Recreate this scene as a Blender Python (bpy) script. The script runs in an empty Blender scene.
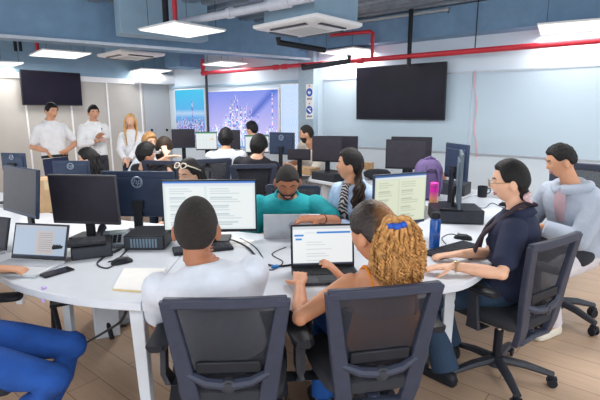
import bpy, bmesh, math, random
import numpy as np
from mathutils import Vector, Matrix, Euler, noise
random.seed(7)
V = Vector
SC = bpy.context.scene
COL = SC.collection

# ------------------------------------------------------------------ camera, world, lights, exposure
FPX, PITCH, EYE = 450.0, math.radians(11.1), 1.58
cam_d = bpy.data.cameras.new('camera')
cam = bpy.data.objects.new('camera', cam_d); COL.objects.link(cam)
cam_d.sensor_width = 36.0; cam_d.lens = 36.0 * FPX / 600.0
cam_d.clip_start = 0.05; cam_d.clip_end = 100
cam.location = (0, 0, EYE); cam.rotation_euler = (math.pi / 2 - PITCH, 0, 0)
SC.camera = cam
world = bpy.data.worlds.new('world'); SC.world = world; world.use_nodes = True
wb = world.node_tree.nodes['Background']
wb.inputs[0].default_value = (0.86, 0.93, 1.0, 1); wb.inputs[1].default_value = 1.85
SC.view_settings.view_transform = 'Standard'; SC.view_settings.look = 'None'
SC.view_settings.gamma = 1.0; SC.view_settings.exposure = 0.72
SC.view_settings.use_curve_mapping = False

def area_light(loc, sx, sy, power, color=(1.0, 0.98, 0.95), rz=0.0):
    l = bpy.data.lights.new('overhead_area_light', 'AREA'); l.shape = 'RECTANGLE'
    l.size, l.size_y, l.energy, l.color = sx, sy, power, color
    o = bpy.data.objects.new('overhead_area_light', l); COL.objects.link(o)
    o.location = loc; o.rotation_euler = (0, 0, rz); return o

# unseen area lights added overhead to brighten walls and foreground; no fittings built
for x, y, e in ((-1.6, -0.6, 34), (1.4, -0.6, 34), (3.3, 2.2, 12), (-3.4, 2.4, 16), (-1.5, 3.7, 20), (0.9, 3.6, 28), (2.9, 3.5, 9)):
    area_light((x, y, 2.52), 1.2, 0.6, e)

# ------------------------------------------------------------------ pixel helpers (600 x 400)
def ray(px, py):
    a = (px - 300) / FPX; v = (200 - py) / FPX
    return V((a, math.cos(PITCH) + v * math.sin(PITCH), -math.sin(PITCH) + v * math.cos(PITCH)))
def at_z(px, py, z):
    d = ray(px, py); t = (z - EYE) / d.z; return V((d.x * t, d.y * t, z))
def at_y(px, py, y):
    d = ray(px, py); t = y / d.y; return V((d.x * t, y, EYE + d.z * t))
UU = V((-0.774, 0.633, 0)); NN = V((0.633, 0.774, 0))       # along the long white wall / into it
WB = 6.318                                                   # long wall: P.NN = WB
def ab(a, b, z=0.0): return UU * a + NN * b + V((0, 0, z))
def at_wall(px, py, off=0.0):
    d = ray(px, py); t = (WB - off) / (d.x * NN.x + d.y * NN.y)
    return V((d.x * t, d.y * t, EYE + d.z * t))
CORN = V((-3.02, 10.63, 0))
def at_left(px, py, off=0.0):
    n = UU; d = ray(px, py); t = (CORN.dot(n) - off) / (d.x * n.x + d.y * n.y)
    return V((d.x * t, d.y * t, EYE + d.z * t))
WALL_RZ = math.atan2(-UU.y, -UU.x)                           # local +X runs right along the long wall
LEFT_RZ = math.atan2(NN.y, NN.x)                             # local +X runs towards the corner on the left wall

# ------------------------------------------------------------------ materials
MATS = {}
def mat(name, col, rough=0.5, metal=0.0, var=0.06, scale=18.0, bump=0.0, bscale=60.0, spec=0.5, alpha=None, coat=0.0):
    if name in MATS: return MATS[name]
    m = bpy.data.materials.new(name); m.use_nodes = True
    nt = m.node_tree; b = nt.nodes['Principled BSDF']
    b.inputs['Roughness'].default_value = rough; b.inputs['Metallic'].default_value = metal
    b.inputs['Specular IOR Level'].default_value = spec
    if coat: b.inputs['Coat Weight'].default_value = coat
    tc = nt.nodes.new('ShaderNodeTexCoord')
    n = nt.nodes.new('ShaderNodeTexNoise'); n.inputs['Scale'].default_value = scale; n.inputs['Detail'].default_value = 3
    nt.links.new(tc.outputs['Object'], n.inputs['Vector'])
    r = nt.nodes.new('ShaderNodeValToRGB')
    r.color_ramp.elements[0].position = 0.3; r.color_ramp.elements[1].position = 0.7
    r.color_ramp.elements[0].color = tuple(max(0, c * (1 - var)) for c in col[:3]) + (1,)
    r.color_ramp.elements[1].color = tuple(min(1, c * (1 + var)) for c in col[:3]) + (1,)
    nt.links.new(n.outputs['Fac'], r.inputs['Fac']); nt.links.new(r.outputs['Color'], b.inputs['Base Color'])
    if bump:
        n2 = nt.nodes.new('ShaderNodeTexNoise'); n2.inputs['Scale'].default_value = bscale; n2.inputs['Detail'].default_value = 4
        nt.links.new(tc.outputs['Object'], n2.inputs['Vector'])
        bp = nt.nodes.new('ShaderNodeBump'); bp.inputs['Strength'].default_value = bump; bp.inputs['Distance'].default_value = 0.01
        nt.links.new(n2.outputs['Fac'], bp.inputs['Height']); nt.links.new(bp.outputs['Normal'], b.inputs['Normal'])
    if alpha is not None: b.inputs['Alpha'].default_value = alpha
    MATS[name] = m; return m
def emit(name, col, strength):
    if name in MATS: return MATS[name]
    m = bpy.data.materials.new(name); m.use_nodes = True; nt = m.node_tree
    nt.nodes.clear(); e = nt.nodes.new('ShaderNodeEmission'); o = nt.nodes.new('ShaderNodeOutputMaterial')
    e.inputs[0].default_value = tuple(col) + (1,); e.inputs[1].default_value = strength
    nt.links.new(e.outputs[0], o.inputs[0]); MATS[name] = m; return m
def screen_mat(name, strength):
    if name in MATS: return MATS[name]
    m = bpy.data.materials.new(name); m.use_nodes = True; nt = m.node_tree
    b = nt.nodes['Principled BSDF']; b.inputs['Base Color'].default_value = (0.01, 0.01, 0.012, 1); b.inputs['Roughness'].default_value = 0.35
    a = nt.nodes.new('ShaderNodeAttribute'); a.attribute_name = 'picture'
    nt.links.new(a.outputs['Color'], b.inputs['Emission Color']); b.inputs['Emission Strength'].default_value = strength
    MATS[name] = m; return m
def mesh_cloth(name, col, transp, scale=900.0):
    if name in MATS: return MATS[name]
    m = bpy.data.materials.new(name); m.use_nodes = True; nt = m.node_tree
    b = nt.nodes['Principled BSDF']; b.inputs['Base Color'].default_value = tuple(col) + (1,); b.inputs['Roughness'].default_value = 0.75
    t = nt.nodes.new('ShaderNodeBsdfTransparent'); mx = nt.nodes.new('ShaderNodeMixShader')
    tc = nt.nodes.new('ShaderNodeTexCoord'); w = nt.nodes.new('ShaderNodeTexWave'); w.inputs['Scale'].default_value = scale / 12
    w.bands_direction = 'X'
    nt.links.new(tc.outputs['Object'], w.inputs['Vector'])
    mr = nt.nodes.new('ShaderNodeMapRange'); mr.inputs['To Min'].default_value = transp * 0.6; mr.inputs['To Max'].default_value = transp * 1.4
    nt.links.new(w.outputs['Fac'], mr.inputs['Value']); nt.links.new(mr.outputs['Result'], mx.inputs['Fac'])
    nt.links.new(b.outputs[0], mx.inputs[1]); nt.links.new(t.outputs[0], mx.inputs[2])
    nt.links.new(mx.outputs[0], nt.nodes['Material Output'].inputs[0]); MATS[name] = m; return m
def wood_floor():
    m = bpy.data.materials.new('laminate_floor'); m.use_nodes = True; nt = m.node_tree; b = nt.nodes['Principled BSDF']
    b.inputs['Roughness'].default_value = 0.42
    tc = nt.nodes.new('ShaderNodeTexCoord'); mp = nt.nodes.new('ShaderNodeMapping'); mp.inputs['Rotation'].default_value = (0, 0, -WALL_RZ)
    nt.links.new(tc.outputs['Object'], mp.inputs['Vector'])
    br = nt.nodes.new('ShaderNodeTexBrick'); br.inputs['Scale'].default_value = 1.0
    br.inputs['Brick Width'].default_value = 1.25; br.inputs['Row Height'].default_value = 0.19; br.inputs['Mortar Size'].default_value = 0.0025
    br.inputs['Color1'].default_value = (0.64, 0.46, 0.325, 1); br.inputs['Color2'].default_value = (0.56, 0.395, 0.275, 1)
    br.inputs['Mortar'].default_value = (0.27, 0.17, 0.12, 1)
    nt.links.new(mp.outputs['Vector'], br.inputs['Vector'])
    mp2 = nt.nodes.new('ShaderNodeMapping'); mp2.inputs['Scale'].default_value = (1.5, 22, 1)
    nt.links.new(mp.outputs['Vector'], mp2.inputs['Vector'])
    n = nt.nodes.new('ShaderNodeTexNoise'); n.inputs['Scale'].default_value = 2.2; n.inputs['Detail'].default_value = 5
    nt.links.new(mp2.outputs['Vector'], n.inputs['Vector'])
    mx = nt.nodes.new('ShaderNodeMix'); mx.data_type = 'RGBA'; mx.blend_type = 'MULTIPLY'; mx.inputs['Factor'].default_value = 0.45
    r = nt.nodes.new('ShaderNodeValToRGB'); r.color_ramp.elements[0].color = (0.55, 0.5, 0.48, 1); r.color_ramp.elements[1].color = (1.15, 1.1, 1.05, 1)
    nt.links.new(n.outputs['Fac'], r.inputs['Fac']); nt.links.new(br.outputs['Color'], mx.inputs['A']); nt.links.new(r.outputs['Color'], mx.inputs['B'])
    nt.links.new(mx.outputs['Result'], b.inputs['Base Color']); return m

M_white = mat('white_laminate', (0.66, 0.70, 0.77), 0.32, var=0.02)
M_edge = mat('white_edge_band', (0.64, 0.68, 0.74), 0.4, var=0.02)
M_wallw = mat('white_wall_paint', (0.66, 0.76, 0.86), 0.6, var=0.015, scale=3)
M_board = mat('whiteboard_panel', (0.50, 0.63, 0.74), 0.5, var=0.015, scale=2)
M_beige = mat('beige_partition', (0.50, 0.48, 0.45), 0.6, var=0.03, scale=4)
M_grey = mat('grey_partition', (0.42, 0.44, 0.46), 0.6, var=0.03, scale=4)
M_blue = mat('blue_grey_paint', (0.19, 0.33, 0.50), 0.55, var=0.08, scale=6)
M_blue2 = mat('pale_blue_grey_paint', (0.30, 0.45, 0.58), 0.55, var=0.06, scale=5)
M_deck = mat('galvanised_deck', (0.27, 0.33, 0.39), 0.45, 0.35, var=0.2, scale=9)
M_red = mat('red_pipe_paint', (0.62, 0.03, 0.05), 0.35)
M_trim = mat('white_trim', (0.90, 0.91, 0.93), 0.45, var=0.02)
M_black = mat('black_plastic', (0.014, 0.016, 0.022), 0.45, var=0.15, spec=0.25)
M_char = mat('charcoal_plastic', (0.036, 0.040, 0.052), 0.42, var=0.12, spec=0.3)
M_chair = mat('chair_frame_plastic', (0.038, 0.045, 0.074), 0.42, var=0.1, spec=0.3)
M_seat = mat('black_seat_fabric', (0.02, 0.022, 0.03), 0.85, bump=0.3, bscale=200)
M_bmesh = mesh_cloth('chair_back_mesh', (0.022, 0.025, 0.037), 0.36)
M_navy = mat('navy_panel_plastic', (0.026, 0.042, 0.085), 0.42, var=0.1, spec=0.3)
M_off = mat('dark_screen_glass', (0.034, 0.030, 0.042), 0.45, var=0.1, spec=0.25)
M_tv = mat('tv_glass', (0.012, 0.010, 0.02), 0.25, var=0.2, scale=3, spec=0.12)
M_silver = mat('brushed_silver', (0.55, 0.57, 0.60), 0.35, 0.75, var=0.05)
M_chrome = mat('chrome', (0.7, 0.7, 0.72), 0.18, 1.0)
M_logo = mat('pale_logo', (0.24, 0.29, 0.38), 0.35, 0.2)
M_paper = mat('white_paper', (0.86, 0.86, 0.85), 0.8, var=0.02)
M_card = mat('brown_cardboard', (0.50, 0.32, 0.17), 0.85, var=0.1)
M_led = emit('led_diffuser', (1.0, 0.97, 0.93), 1.0)
M_scr = screen_mat('lit_screen', 0.56)
M_vid = screen_mat('lit_video_wall', 0.64)

# ------------------------------------------------------------------ mesh builder
class B:
    def __init__(s): s.bm = bmesh.new(); s.mi = 0
    def _f(s, vs):
        try:
            f = s.bm.faces.new(vs); f.material_index = s.mi; return f
        except ValueError: return None
    def box(s, c, size, rot=None, taper=1.0):
        c = V(c); hx, hy, hz = (q / 2 for q in size); R = rot if rot is not None else Matrix.Identity(3)
        if isinstance(R, (int, float)): R = Matrix.Rotation(R, 3, 'Z')
        vs = []
        for z in (-1, 1):
            k = taper if z > 0 else 1.0
            for x, y in ((-1, -1), (1, -1), (1, 1), (-1, 1)):
                vs.append(s.bm.verts.new(c + R @ V((x * hx * k, y * hy * k, z * hz))))
        for q in ((3, 2, 1, 0), (4, 5, 6, 7), (0, 1, 5, 4), (1, 2, 6, 5), (2, 3, 7, 6), (3, 0, 4, 7)): s._f([vs[i] for i in q])
        return s
    def loft(s, rings, cap=True, closed=False):
        rr = [[s.bm.verts.new(p) for p in r] for r in rings]; n = len(rr[0])
        pairs = list(zip(rr, rr[1:])) + ([(rr[-1], rr[0])] if closed else [])
        for a, b in pairs:
            for i in range(n): s._f([a[i], a[(i + 1) % n], b[(i + 1) % n], b[i]])
        if cap and not closed: s._f(rr[0][::-1]); s._f(rr[-1])
        return s
    def tube(s, pts, r, n=8, closed=False, flat=1.0, up=None):
        pts = [V(p) for p in pts]; rs = r if isinstance(r, (list, tuple)) else [r] * len(pts)
        rings = []; prev = None
        for i, p in enumerate(pts):
            a = pts[i - 1] if (i or closed) else p; b = pts[(i + 1) % len(pts)] if (i < len(pts) - 1 or closed) else p
            t = (b - a).normalized() if (b - a).length > 1e-9 else V((0, 0, 1))
            ref = prev if prev is not None else (V(up) if up is not None else (V((0, 0, 1)) if abs(t.z) < 0.9 else V((1, 0, 0))))
            x = (ref - t * ref.dot(t));
            if x.length < 1e-6: x = t.orthogonal()
            x.normalize(); y = t.cross(x); prev = x
            rings.append([p + (x * math.cos(k * 2 * math.pi / n) * flat + y * math.sin(k * 2 * math.pi / n)) * rs[i] for k in range(n)])
        return s.loft(rings, closed=closed)
    def cyl(s, p0, p1, r0, r1=None, n=20): return s.tube([p0, p1], [r0, r0 if r1 is None else r1], n)
    def lathe(s, prof, c=(0, 0, 0), n=24):
        c = V(c)
        return s.loft([[c + V((r * math.cos(k * 2 * math.pi / n), r * math.sin(k * 2 * math.pi / n), z)) for k in range(n)] for r, z in prof])
    def ball(s, c, r, rot=None, sub=3):
        c = V(c); r = (r, r, r) if isinstance(r, (int, float)) else r
        g = bmesh.ops.create_icosphere(s.bm, subdivisions=sub, radius=1.0)
        R = rot if rot is not None else Matrix.Identity(3)
        for v in g['verts']: v.co = c + R @ V((v.co.x * r[0], v.co.y * r[1], v.co.z * r[2]))
        for v in g['verts']:
            for f in v.link_faces: f.material_index = s.mi
        return s
    def capsule(s, a, b, ra, rb, n=14):
        s.ball(a, ra, sub=2); s.ball(b, rb, sub=2)
        return s.tube([a, b], [ra, rb], n)
    def chain(s, pts, rs, n=14):
        for i in range(len(pts) - 1): s.capsule(V(pts[i]), V(pts[i + 1]), rs[i], rs[i + 1], n)
        return s
    def prism(s, poly, z0, z1):
        lo = [s.bm.verts.new((p[0], p[1], z0)) for p in poly]; hi = [s.bm.verts.new((p[0], p[1], z1)) for p in poly]
        n = len(poly); s._f(lo[::-1]); s._f(hi)
        for i in range(n): s._f([lo[i], lo[(i + 1) % n], hi[(i + 1) % n], hi[i]])
        return s
    def quad(s, a, b, c, d): s._f([s.bm.verts.new(q) for q in (a, b, c, d)]); return s
    def build(s, name, m, parent=None, loc=None, rz=0.0, bevel=0.0, seg=2, sub=0, smooth=True, angle=40):
        bmesh.ops.recalc_face_normals(s.bm, faces=s.bm.faces)
        me = bpy.data.meshes.new(name); s.bm.to_mesh(me); s.bm.free()
        for q in (m if isinstance(m, (list, tuple)) else [m]): me.materials.append(q)
        o = bpy.data.objects.new(name, me); COL.objects.link(o)
        if parent is not None: o.parent = parent
        if loc is not None: o.location = loc
        o.rotation_euler = (0, 0, rz)
        if smooth:
            for p in me.polygons: p.use_smooth = True
            try: me.set_sharp_from_angle(angle=math.radians(angle))
            except Exception: pass
        if bevel:
            b = o.modifiers.new('bevel', 'BEVEL'); b.width = bevel; b.segments = seg; b.limit_method = 'ANGLE'; b.angle_limit = math.radians(35); b.harden_normals = False
        if sub:
            q = o.modifiers.new('sub', 'SUBSURF'); q.levels = sub; q.render_levels = sub
        return o
def tag(o, label, cat, group=None, kind=None):
    if label: o['label'] = label
    if cat: o['category'] = cat
    if group: o['group'] = group
    if kind: o['kind'] = kind
    return o
def thing(name, label, cat, loc, rz=0.0, group=None):
    o = bpy.data.objects.new(name, None); COL.objects.link(o); o.empty_display_size = 0.1
    o.location = loc; o.rotation_euler = (0, 0, rz); return tag(o, label, cat, group)
def struct(o, label=None, cat=None):
    o['kind'] = 'structure'
    if label: o['label'] = label
    if cat: o['category'] = cat
    return o
def dup(root, loc, rz, label=None):
    r = root.copy(); COL.objects.link(r); r.location = loc; r.rotation_euler = (0, 0, rz)
    if label: r['label'] = label
    for ch in list(root.children):
        c = ch.copy(); COL.objects.link(c); c.parent = r
        for g in list(ch.children):
            d = g.copy(); COL.objects.link(d); d.parent = c
    return r
def screen_grid(name, w, h, nx, ny, fn, m, parent, y=0.0, zc=0.0, tilt=0.0, loc=None):
    """a lit screen facing -Y, picture stored per vertex; fn(U,V)->rgb, V up"""
    me = bpy.data.meshes.new(name)
    u = np.linspace(0, 1, nx); v = np.linspace(0, 1, ny); U, W = np.meshgrid(u, v)
    X = (U - 0.5) * w; Z = (W - 0.5) * h
    co = np.stack([X.ravel(), np.full(X.size, y), Z.ravel() + zc], 1)
    if tilt:
        c_, s_ = math.cos(tilt), math.sin(tilt); yy = co[:, 1] * c_ - co[:, 2] * s_; zz = co[:, 1] * s_ + co[:, 2] * c_
        co[:, 1] = yy; co[:, 2] = zz
    fs = []
    for j in range(ny - 1):
        for i in range(nx - 1):
            a = j * nx + i; fs.append((a, a + 1, a + nx + 1, a + nx))
    me.from_pydata([tuple(p) for p in co], [], fs)
    rgb = fn(U.ravel(), W.ravel()); at = me.color_attributes.new('picture', 'FLOAT_COLOR', 'POINT')
    at.data.foreach_set('color', np.concatenate([rgb, np.ones((rgb.shape[0], 1))], 1).astype(np.float32).ravel())
    me.materials.append(m); o = bpy.data.objects.new(name, me); COL.objects.link(o)
    if parent is not None: o.parent = parent
    if loc is not None: o.location = loc
    return o
def lin(c): return tuple(((x / 255.0) / 12.92 if x / 255.0 < 0.04045 else ((x / 255.0 + 0.055) / 1.055) ** 2.4) for x in c)
def text(body, size, m, parent, loc, rot, name='lettering', shear=0.0, ext=0.0006, align='CENTER'):
    c = bpy.data.curves.new(name, 'FONT'); c.body = body; c.size = size; c.align_x = align; c.align_y = 'CENTER'; c.extrude = ext; c.shear = shear
    c.materials.append(m); o = bpy.data.objects.new(name, c); COL.objects.link(o); o.parent = parent; o.location = loc; o.rotation_euler = rot
    dg = bpy.context.evaluated_depsgraph_get(); me = bpy.data.meshes.new_from_object(o.evaluated_get(dg)); q = bpy.data.objects.new(name, me); COL.objects.link(q); q.parent = parent; q.location = loc; q.rotation_euler = rot
    bpy.data.objects.remove(o); return q
# ================================================================== THE SETTING
fb = B(); fb.box((0, 4.5, -0.025), (26, 22, 0.05)); struct(fb.build('floor', wood_floor(), smooth=False))
ZC = 2.94
# ceiling: profiled steel deck, ribs run along the long wall
def deck():
    b = B(); prof = []; x = -6.5
    while x < WB + 0.1:
        prof += [(x, ZC), (x + 0.10, ZC), (x + 0.13, ZC + 0.06), (x + 0.22, ZC + 0.06), (x + 0.25, ZC)]; x += 0.25
    a0, a1 = -7.0, 12.0
    lo = [b.bm.verts.new(ab(a0, q, z)) for q, z in prof]; hi = [b.bm.verts.new(ab(a1, q, z)) for q, z in prof]
    for i in range(len(prof) - 1): b._f([lo[i], lo[i + 1], hi[i + 1], hi[i]])
    return struct(b.build('ceiling', M_deck, smooth=False))
deck()
# long white wall
def wallbox(b, p0, p1, z0, z1, th, out):
    """slab from p0 to p1 whose visible face is on the line, body on the side 'out'"""
    p0 = V((p0[0], p0[1], 0)); p1 = V((p1[0], p1[1], 0)); o = out * th
    b.prism([tuple(p0.xy), tuple(p1.xy), tuple((p1 + o).xy), tuple((p0 + o).xy)], z0, z1)
w = B(); wallbox(w, ab(-4.5, WB), ab(CORN.dot(UU), WB), 0, 3.3, 0.15, NN); struct(w.build('wall_right', M_wallw, smooth=False))
aL = CORN.dot(UU)                                            # left wall: P.UU = aL
w = B(); wallbox(w, ab(aL, WB + .15), ab(aL, 0.2), 0, 2.26, 0.15, UU); wl = struct(w.build('wall_left', M_beige, smooth=False))
w = B(); wallbox(w, ab(aL + .02, WB + .15), ab(aL + .02, 0.2), 2.26, 3.3, 0.13, UU); struct(w.build('wall_left_upper', M_blue2, smooth=False))
def b_left(px, py): return at_left(px, py).dot(NN)
# header trim and the vertical strips on the partition
w = B(); bm_ = b_left(142, 110)
w.box(ab(aL - .02, (0.2 + bm_) / 2, 2.21), (bm_ - 0.2, 0.04, 0.10), LEFT_RZ); struct(w.build('trim_1', M_trim))
k = 2
for px, py in ((28, 125), (73, 125), (109.5, 125), (142.5, 125)):
    w = B(); w.box(ab(aL - .008, b_left(px, py), 1.08), (0.028, 0.016, 2.16), LEFT_RZ); struct(w.build('trim_%d' % k, M_trim)); k += 1
w = B(); w.box(ab(aL - .01, (bm_ + WB) / 2 + .02, 1.10), (WB - bm_ - .06, 0.02, 2.2), LEFT_RZ); dr = struct(w.build('door_1', M_grey))
w = B()
for px in (152, 167): w.ball(at_left(px, 130, 0.03), (0.03, 0.03, 0.03), sub=2)
w.build('door_handle', M_black, dr)
# whiteboards on the long wall
def a_w(px, py): return at_wall(px, py).dot(UU)
def wall_panel(name, pl, pr, z0, z1, m, label, cat):
    a0, a1 = a_w(*pl), a_w(*pr); c = ab((a0 + a1) / 2, WB - 0.012, 0)
    root = thing(name, label, cat, c, WALL_RZ, 'white writing boards along the long wall')
    wdt = abs(a0 - a1)
    b = B(); b.box((0, 0, (z0 + z1) / 2), (wdt, 0.018, z1 - z0)); b.build('board_surface', m, root, bevel=0.003)
    for z in (z0, z1):
        b = B(); b.box((0, -0.006, z), (wdt + .02, 0.026, 0.022)); b.build('board_rail', mat('board_frame_grey', (0.45, 0.50, 0.56), 0.4, 0.3), root)
    return root
wall_panel('whiteboard', (324, 100), (471.5, 100), 1.015, 2.10, M_board, 'white wall board behind the large wall television', 'whiteboard')
wall_panel('whiteboard', (475, 100), (760, 100), 1.015, 2.10, M_board, 'large blank white wall board above the dark-haired women and hooded man, beyond the pink cable', 'whiteboard')
w = B(); pk = [at_wall(475.5, 70 + i * 8, 0.03) + UU * (0.02 * math.sin(i * 1.1)) for i in range(12)]
w.tube(pk, 0.007, 6); tag(w.build('wall_cable', mat('pink_cable', (0.72, 0.42, 0.46), 0.5)), 'thin pink cable hanging down the gap between the white wall boards', 'cable')
# ledge line over the video screens
w = B(); w.box(ab((a_w(172, 88) + a_w(302, 80)) / 2, WB - 0.03, 2.11), (a_w(172, 88) - a_w(302, 80), 0.06, 0.035), WALL_RZ); struct(w.build('trim_%d' % k, M_blue2)); k += 1
# column
ac = (a_w(303, 100) + a_w(318, 100)) / 2; wc = a_w(303, 100) - a_w(318, 100)
w = B(); w.box(ab(ac, WB - 0.06, 1.6), (wc, 0.14, 3.2), WALL_RZ); colm = struct(w.build('column', mat('column_paint', (0.36, 0.47, 0.56), 0.5)))
# long beam beside the white wall
w = B(); w.box(ab((-4.5 + ac) / 2, WB - 0.13, 2.75), (ac + 4.5, 0.26, 0.36), WALL_RZ); w.box(ab((-4.5 + ac) / 2, WB - 0.13, 2.575), (ac + 4.5, 0.30, 0.02), WALL_RZ)
struct(w.build('beam_right', M_blue))
# deep beam crossing the room
q0 = at_z(-60, 32, 2.44); q1 = V((0.17, 7.9, 2.44))
d_ = (q1 - q0); d_.z = 0; L_ = d_.length; rzb = math.atan2(d_.y, d_.x); mid = (q0 + q1) / 2; per = V((-d_.y, d_.x, 0)).normalized()
w = B(); w.box(V((mid.x, mid.y, 2.80)) + per * 0.14, (L_, 0.24, 0.70), rzb); w.box(V((mid.x, mid.y, 2.45)) + per * 0.14, (L_, 0.32, 0.025), rzb)
struct(w.build('beam_deep', M_blue))
w = B(); w.box(V((mid.x, mid.y, 2.446)) + per * -0.03, (L_, 0.03, 0.035), rzb); struct(w.build('trim_%d' % k, mat('beam_flange', (0.55, 0.62, 0.72), 0.4))); k += 1
# second beam and bulkhead further back
p = at_z(121, 33, 2.5); e_ = V((math.cos(rzb), math.sin(rzb), 0))
w = B(); w.box(p + e_ * .55 + per * .14 + V((0, 0, .3)), (1.1, 0.28, 0.6), rzb); struct(w.build('beam_bulkhead', M_blue2, bevel=.004))
p = at_z(187, 66, 2.5)
w = B(); w.box((p.x, p.y + .2, 2.72), (0.85, 0.5, 0.5), LEFT_RZ); struct(w.build('beam_far', M_blue))

# ---- lights in the ceiling
def led(corners, z, label, power, hang=True):
    P = [at_z(x, y, z) for x, y in corners]; c = sum(P, V()) / 4
    ex = ((P[1] - P[0]) + (P[2] - P[3])) / 2; ey = ((P[3] - P[0]) + (P[2] - P[1])) / 2
    sx, sy = ex.length, ey.length; rz = math.atan2(ex.y, ex.x)
    root = thing('ceiling_light', label, 'ceiling light', c, rz, 'flat led panels hung from the ceiling')
    b = B(); b.box((0, 0, 0.013), (sx, sy, 0.022)); b.build('panel_frame', M_trim, root, bevel=0.006)
    b = B(); b.box((0, 0, 0.0), (sx - .03, sy - .03, 0.012)); b.build('diffuser', M_led, root)
    for x in (-1, 1):
        for y in (-1, 1): b = B(); b.cyl((x * sx * .38, y * sy * .38, 0.03), (x * sx * .38, y * sy * .38, ZC - z), 0.003, n=6); b.build('suspension_wire', M_char, root)
    area_light(c - V((0, 0, 0.03)), sx, sy, power, rz=rz); print('LED', label[:30], round(sx, 2), round(sy, 2))
    return root
Z_ = 2.5
led([(135, 31), (173, 22.5), (228, 30.8), (192, 37)], Z_, 'bright led panel below the deep blue beam, the largest one in view', 26)
led([(27, 56), (43, 50.5), (92, 53), (77, 58.5)], Z_, 'led panel above the small wall television', 14)
led([(-14, 66), (2, 62.5), (22, 63.5), (6, 68.5)], 2.36, 'led panel cut by the edge of the photo, next to the small television', 8)
led([(128, 71.5), (143, 69), (171, 70.5), (156, 74)], 2.42, 'narrow led panel over the blonde standing woman', 9)
led([(203, 64.5), (222, 61.5), (247, 63.5), (228, 67)], 2.44, 'led panel above the skyline video screen', 10)
led([(321, 53), (354, 47.5), (380, 51.7), (345, 56)], Z_, 'led panel beside the column, between cassette unit and wall television', 17)
led([(530, 26), (592, 21.5), (640, 27), (546, 34.5)], Z_, 'led panel over the white wall board near the red pipe', 9)

# ---- air conditioning cassettes
def cassette(corners, z, label, box=None):
    P = [at_z(x, y, z) for x, y in corners]; c = sum(P, V()) / 4
    ex = ((P[1] - P[0]) + (P[2] - P[3])) / 2; ey = ((P[3] - P[0]) + (P[2] - P[1])) / 2
    sx, sy = ex.length, ey.length; rz = math.atan2(ex.y, ex.x); print('AC', sx, sy)
    root = thing('air_conditioner', label, 'air conditioner', c, rz, 'ceiling cassette air conditioners')
    b = B(); b.loft([[V((sgx * sx * f / 2, sgy * sy * f / 2, h)) for sgx, sgy in ((-1, -1), (1, -1), (1, 1), (-1, 1))] for f, h in ((0.62, -0.02), (0.94, 0.0), (1.0, 0.02), (1.0, 0.05))])
    b.build('fascia', M_trim, root, bevel=0.004)
    b = B()
    for i in range(9): b.box((0, -sy * .22 + i * sy * .055, -0.022), (sx * .46, 0.012, 0.008))
    b.build('intake_grille', mat('grille_grey', (0.62, 0.64, 0.66), 0.5), root)
    for sgx, sgy in ((1, 0), (-1, 0), (0, 1), (0, -1)):
        b = B(); b.box((sgx * sx * .38, sgy * sy * .38, -0.012), ((sx * .55 if sgy else 0.05), (sy * .55 if sgx else 0.05), 0.02), Matrix.Rotation(0.16 * sgx, 3, 'Y') @ Matrix.Rotation(-0.16 * sgy, 3, 'X'))
        b.build('air_vane', M_char, root)
    if box:
        b = B(); b.box((box[0], box[1], 0.05 + box[4] / 2), (box[2], box[3], box[4])); b.build('plenum_box', M_blue2, root)
    return root
cassette([(254, 30), (313, 18.5), (366, 27.5), (298, 38)], 2.46, 'large white cassette air conditioner under a blue grey plenum box', (0.0, 0.06, 0.74, 0.70, 0.42))
cassette([(97, 57), (121, 52.5), (166, 56), (139, 61)], 2.47, 'white cassette air conditioner in the back bay, half behind the deep beam', (0, 0, 0.6, 0.6, 0.38))
# wall split unit near the far corner
p = at_left(157, 79, 0.14)
root = thing('split_unit', 'white wall split unit above the grey door in the far corner', 'air conditioner', p, LEFT_RZ)
b = B(); b.loft([[V((x, -0.11 * a, z)) , V((x, 0.11, z))] if 0 else [V((x, y, z)) for y, z in ((0.11, -0.11), (-0.06, -0.11), (-0.11, -0.04), (-0.11, 0.08), (-0.07, 0.12), (0.11, 0.12))] for x in (-0.5, 0.5)])
b.build('casing', M_trim, root, bevel=0.01)
b = B(); b.box((0, -0.075, -0.105), (0.85, 0.07, 0.012)); b.build('air_flap', M_grey, root)

# ---- pipes
def pipe(name, pts, r, m, label, cat='pipe', fit=(), group=None):
    b = B(); b.tube(pts, r, 12)
    if not fit:
        o = b.build(name, m); return tag(o, label, cat, group)
    root = thing(name, label, cat, V(pts[0]), 0, group)
    for v in b.bm.verts: v.co -= V(pts[0])
    b.build('pipe_run', m, root); 
    for a_, c_ in fit:
        f = B(); f.cyl(V(a_) - V(pts[0]), V(c_) - V(pts[0]), r * 1.35, n=14); f.build('pipe_coupling', m, root, bevel=0.004)
    return root
zp = 2.33; A0 = at_wall(203, 74, .36).dot(UU); off = WB - 0.36
def on(a, z=zp, o=off): return ab(a, o, z)
a_c = a_w(295, 68)
pipe('sprinkler_pipe', [on(A0, 2.60), on(A0, zp + .03), on(A0 - .03, zp), on(-4.4, zp)], 0.034, M_red, 'long red sprinkler pipe running across the white wall', fit=[(on(a_c + .18), on(a_c + .08)), (on(a_c - .02), on(a_c - .12)), (on(A0 + 0.02, zp), on(A0 - .14, zp)), (on(a_w(373, 59) + .05), on(a_w(373, 59) - .05)), (on(A0, 2.42), on(A0, 2.54))])
pr = at_wall(372, 60, .36)
pipe('sprinkler_dropper', [V((pr.x, pr.y, zp + .03)), V((pr.x, pr.y, 2.70)), V((pr.x, pr.y, 2.72)) + UU * .04, V((pr.x, pr.y, 2.74)) + UU * .75], 0.026, M_red, 'red pipe elbow rising beside the large cassette air conditioner')
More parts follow.
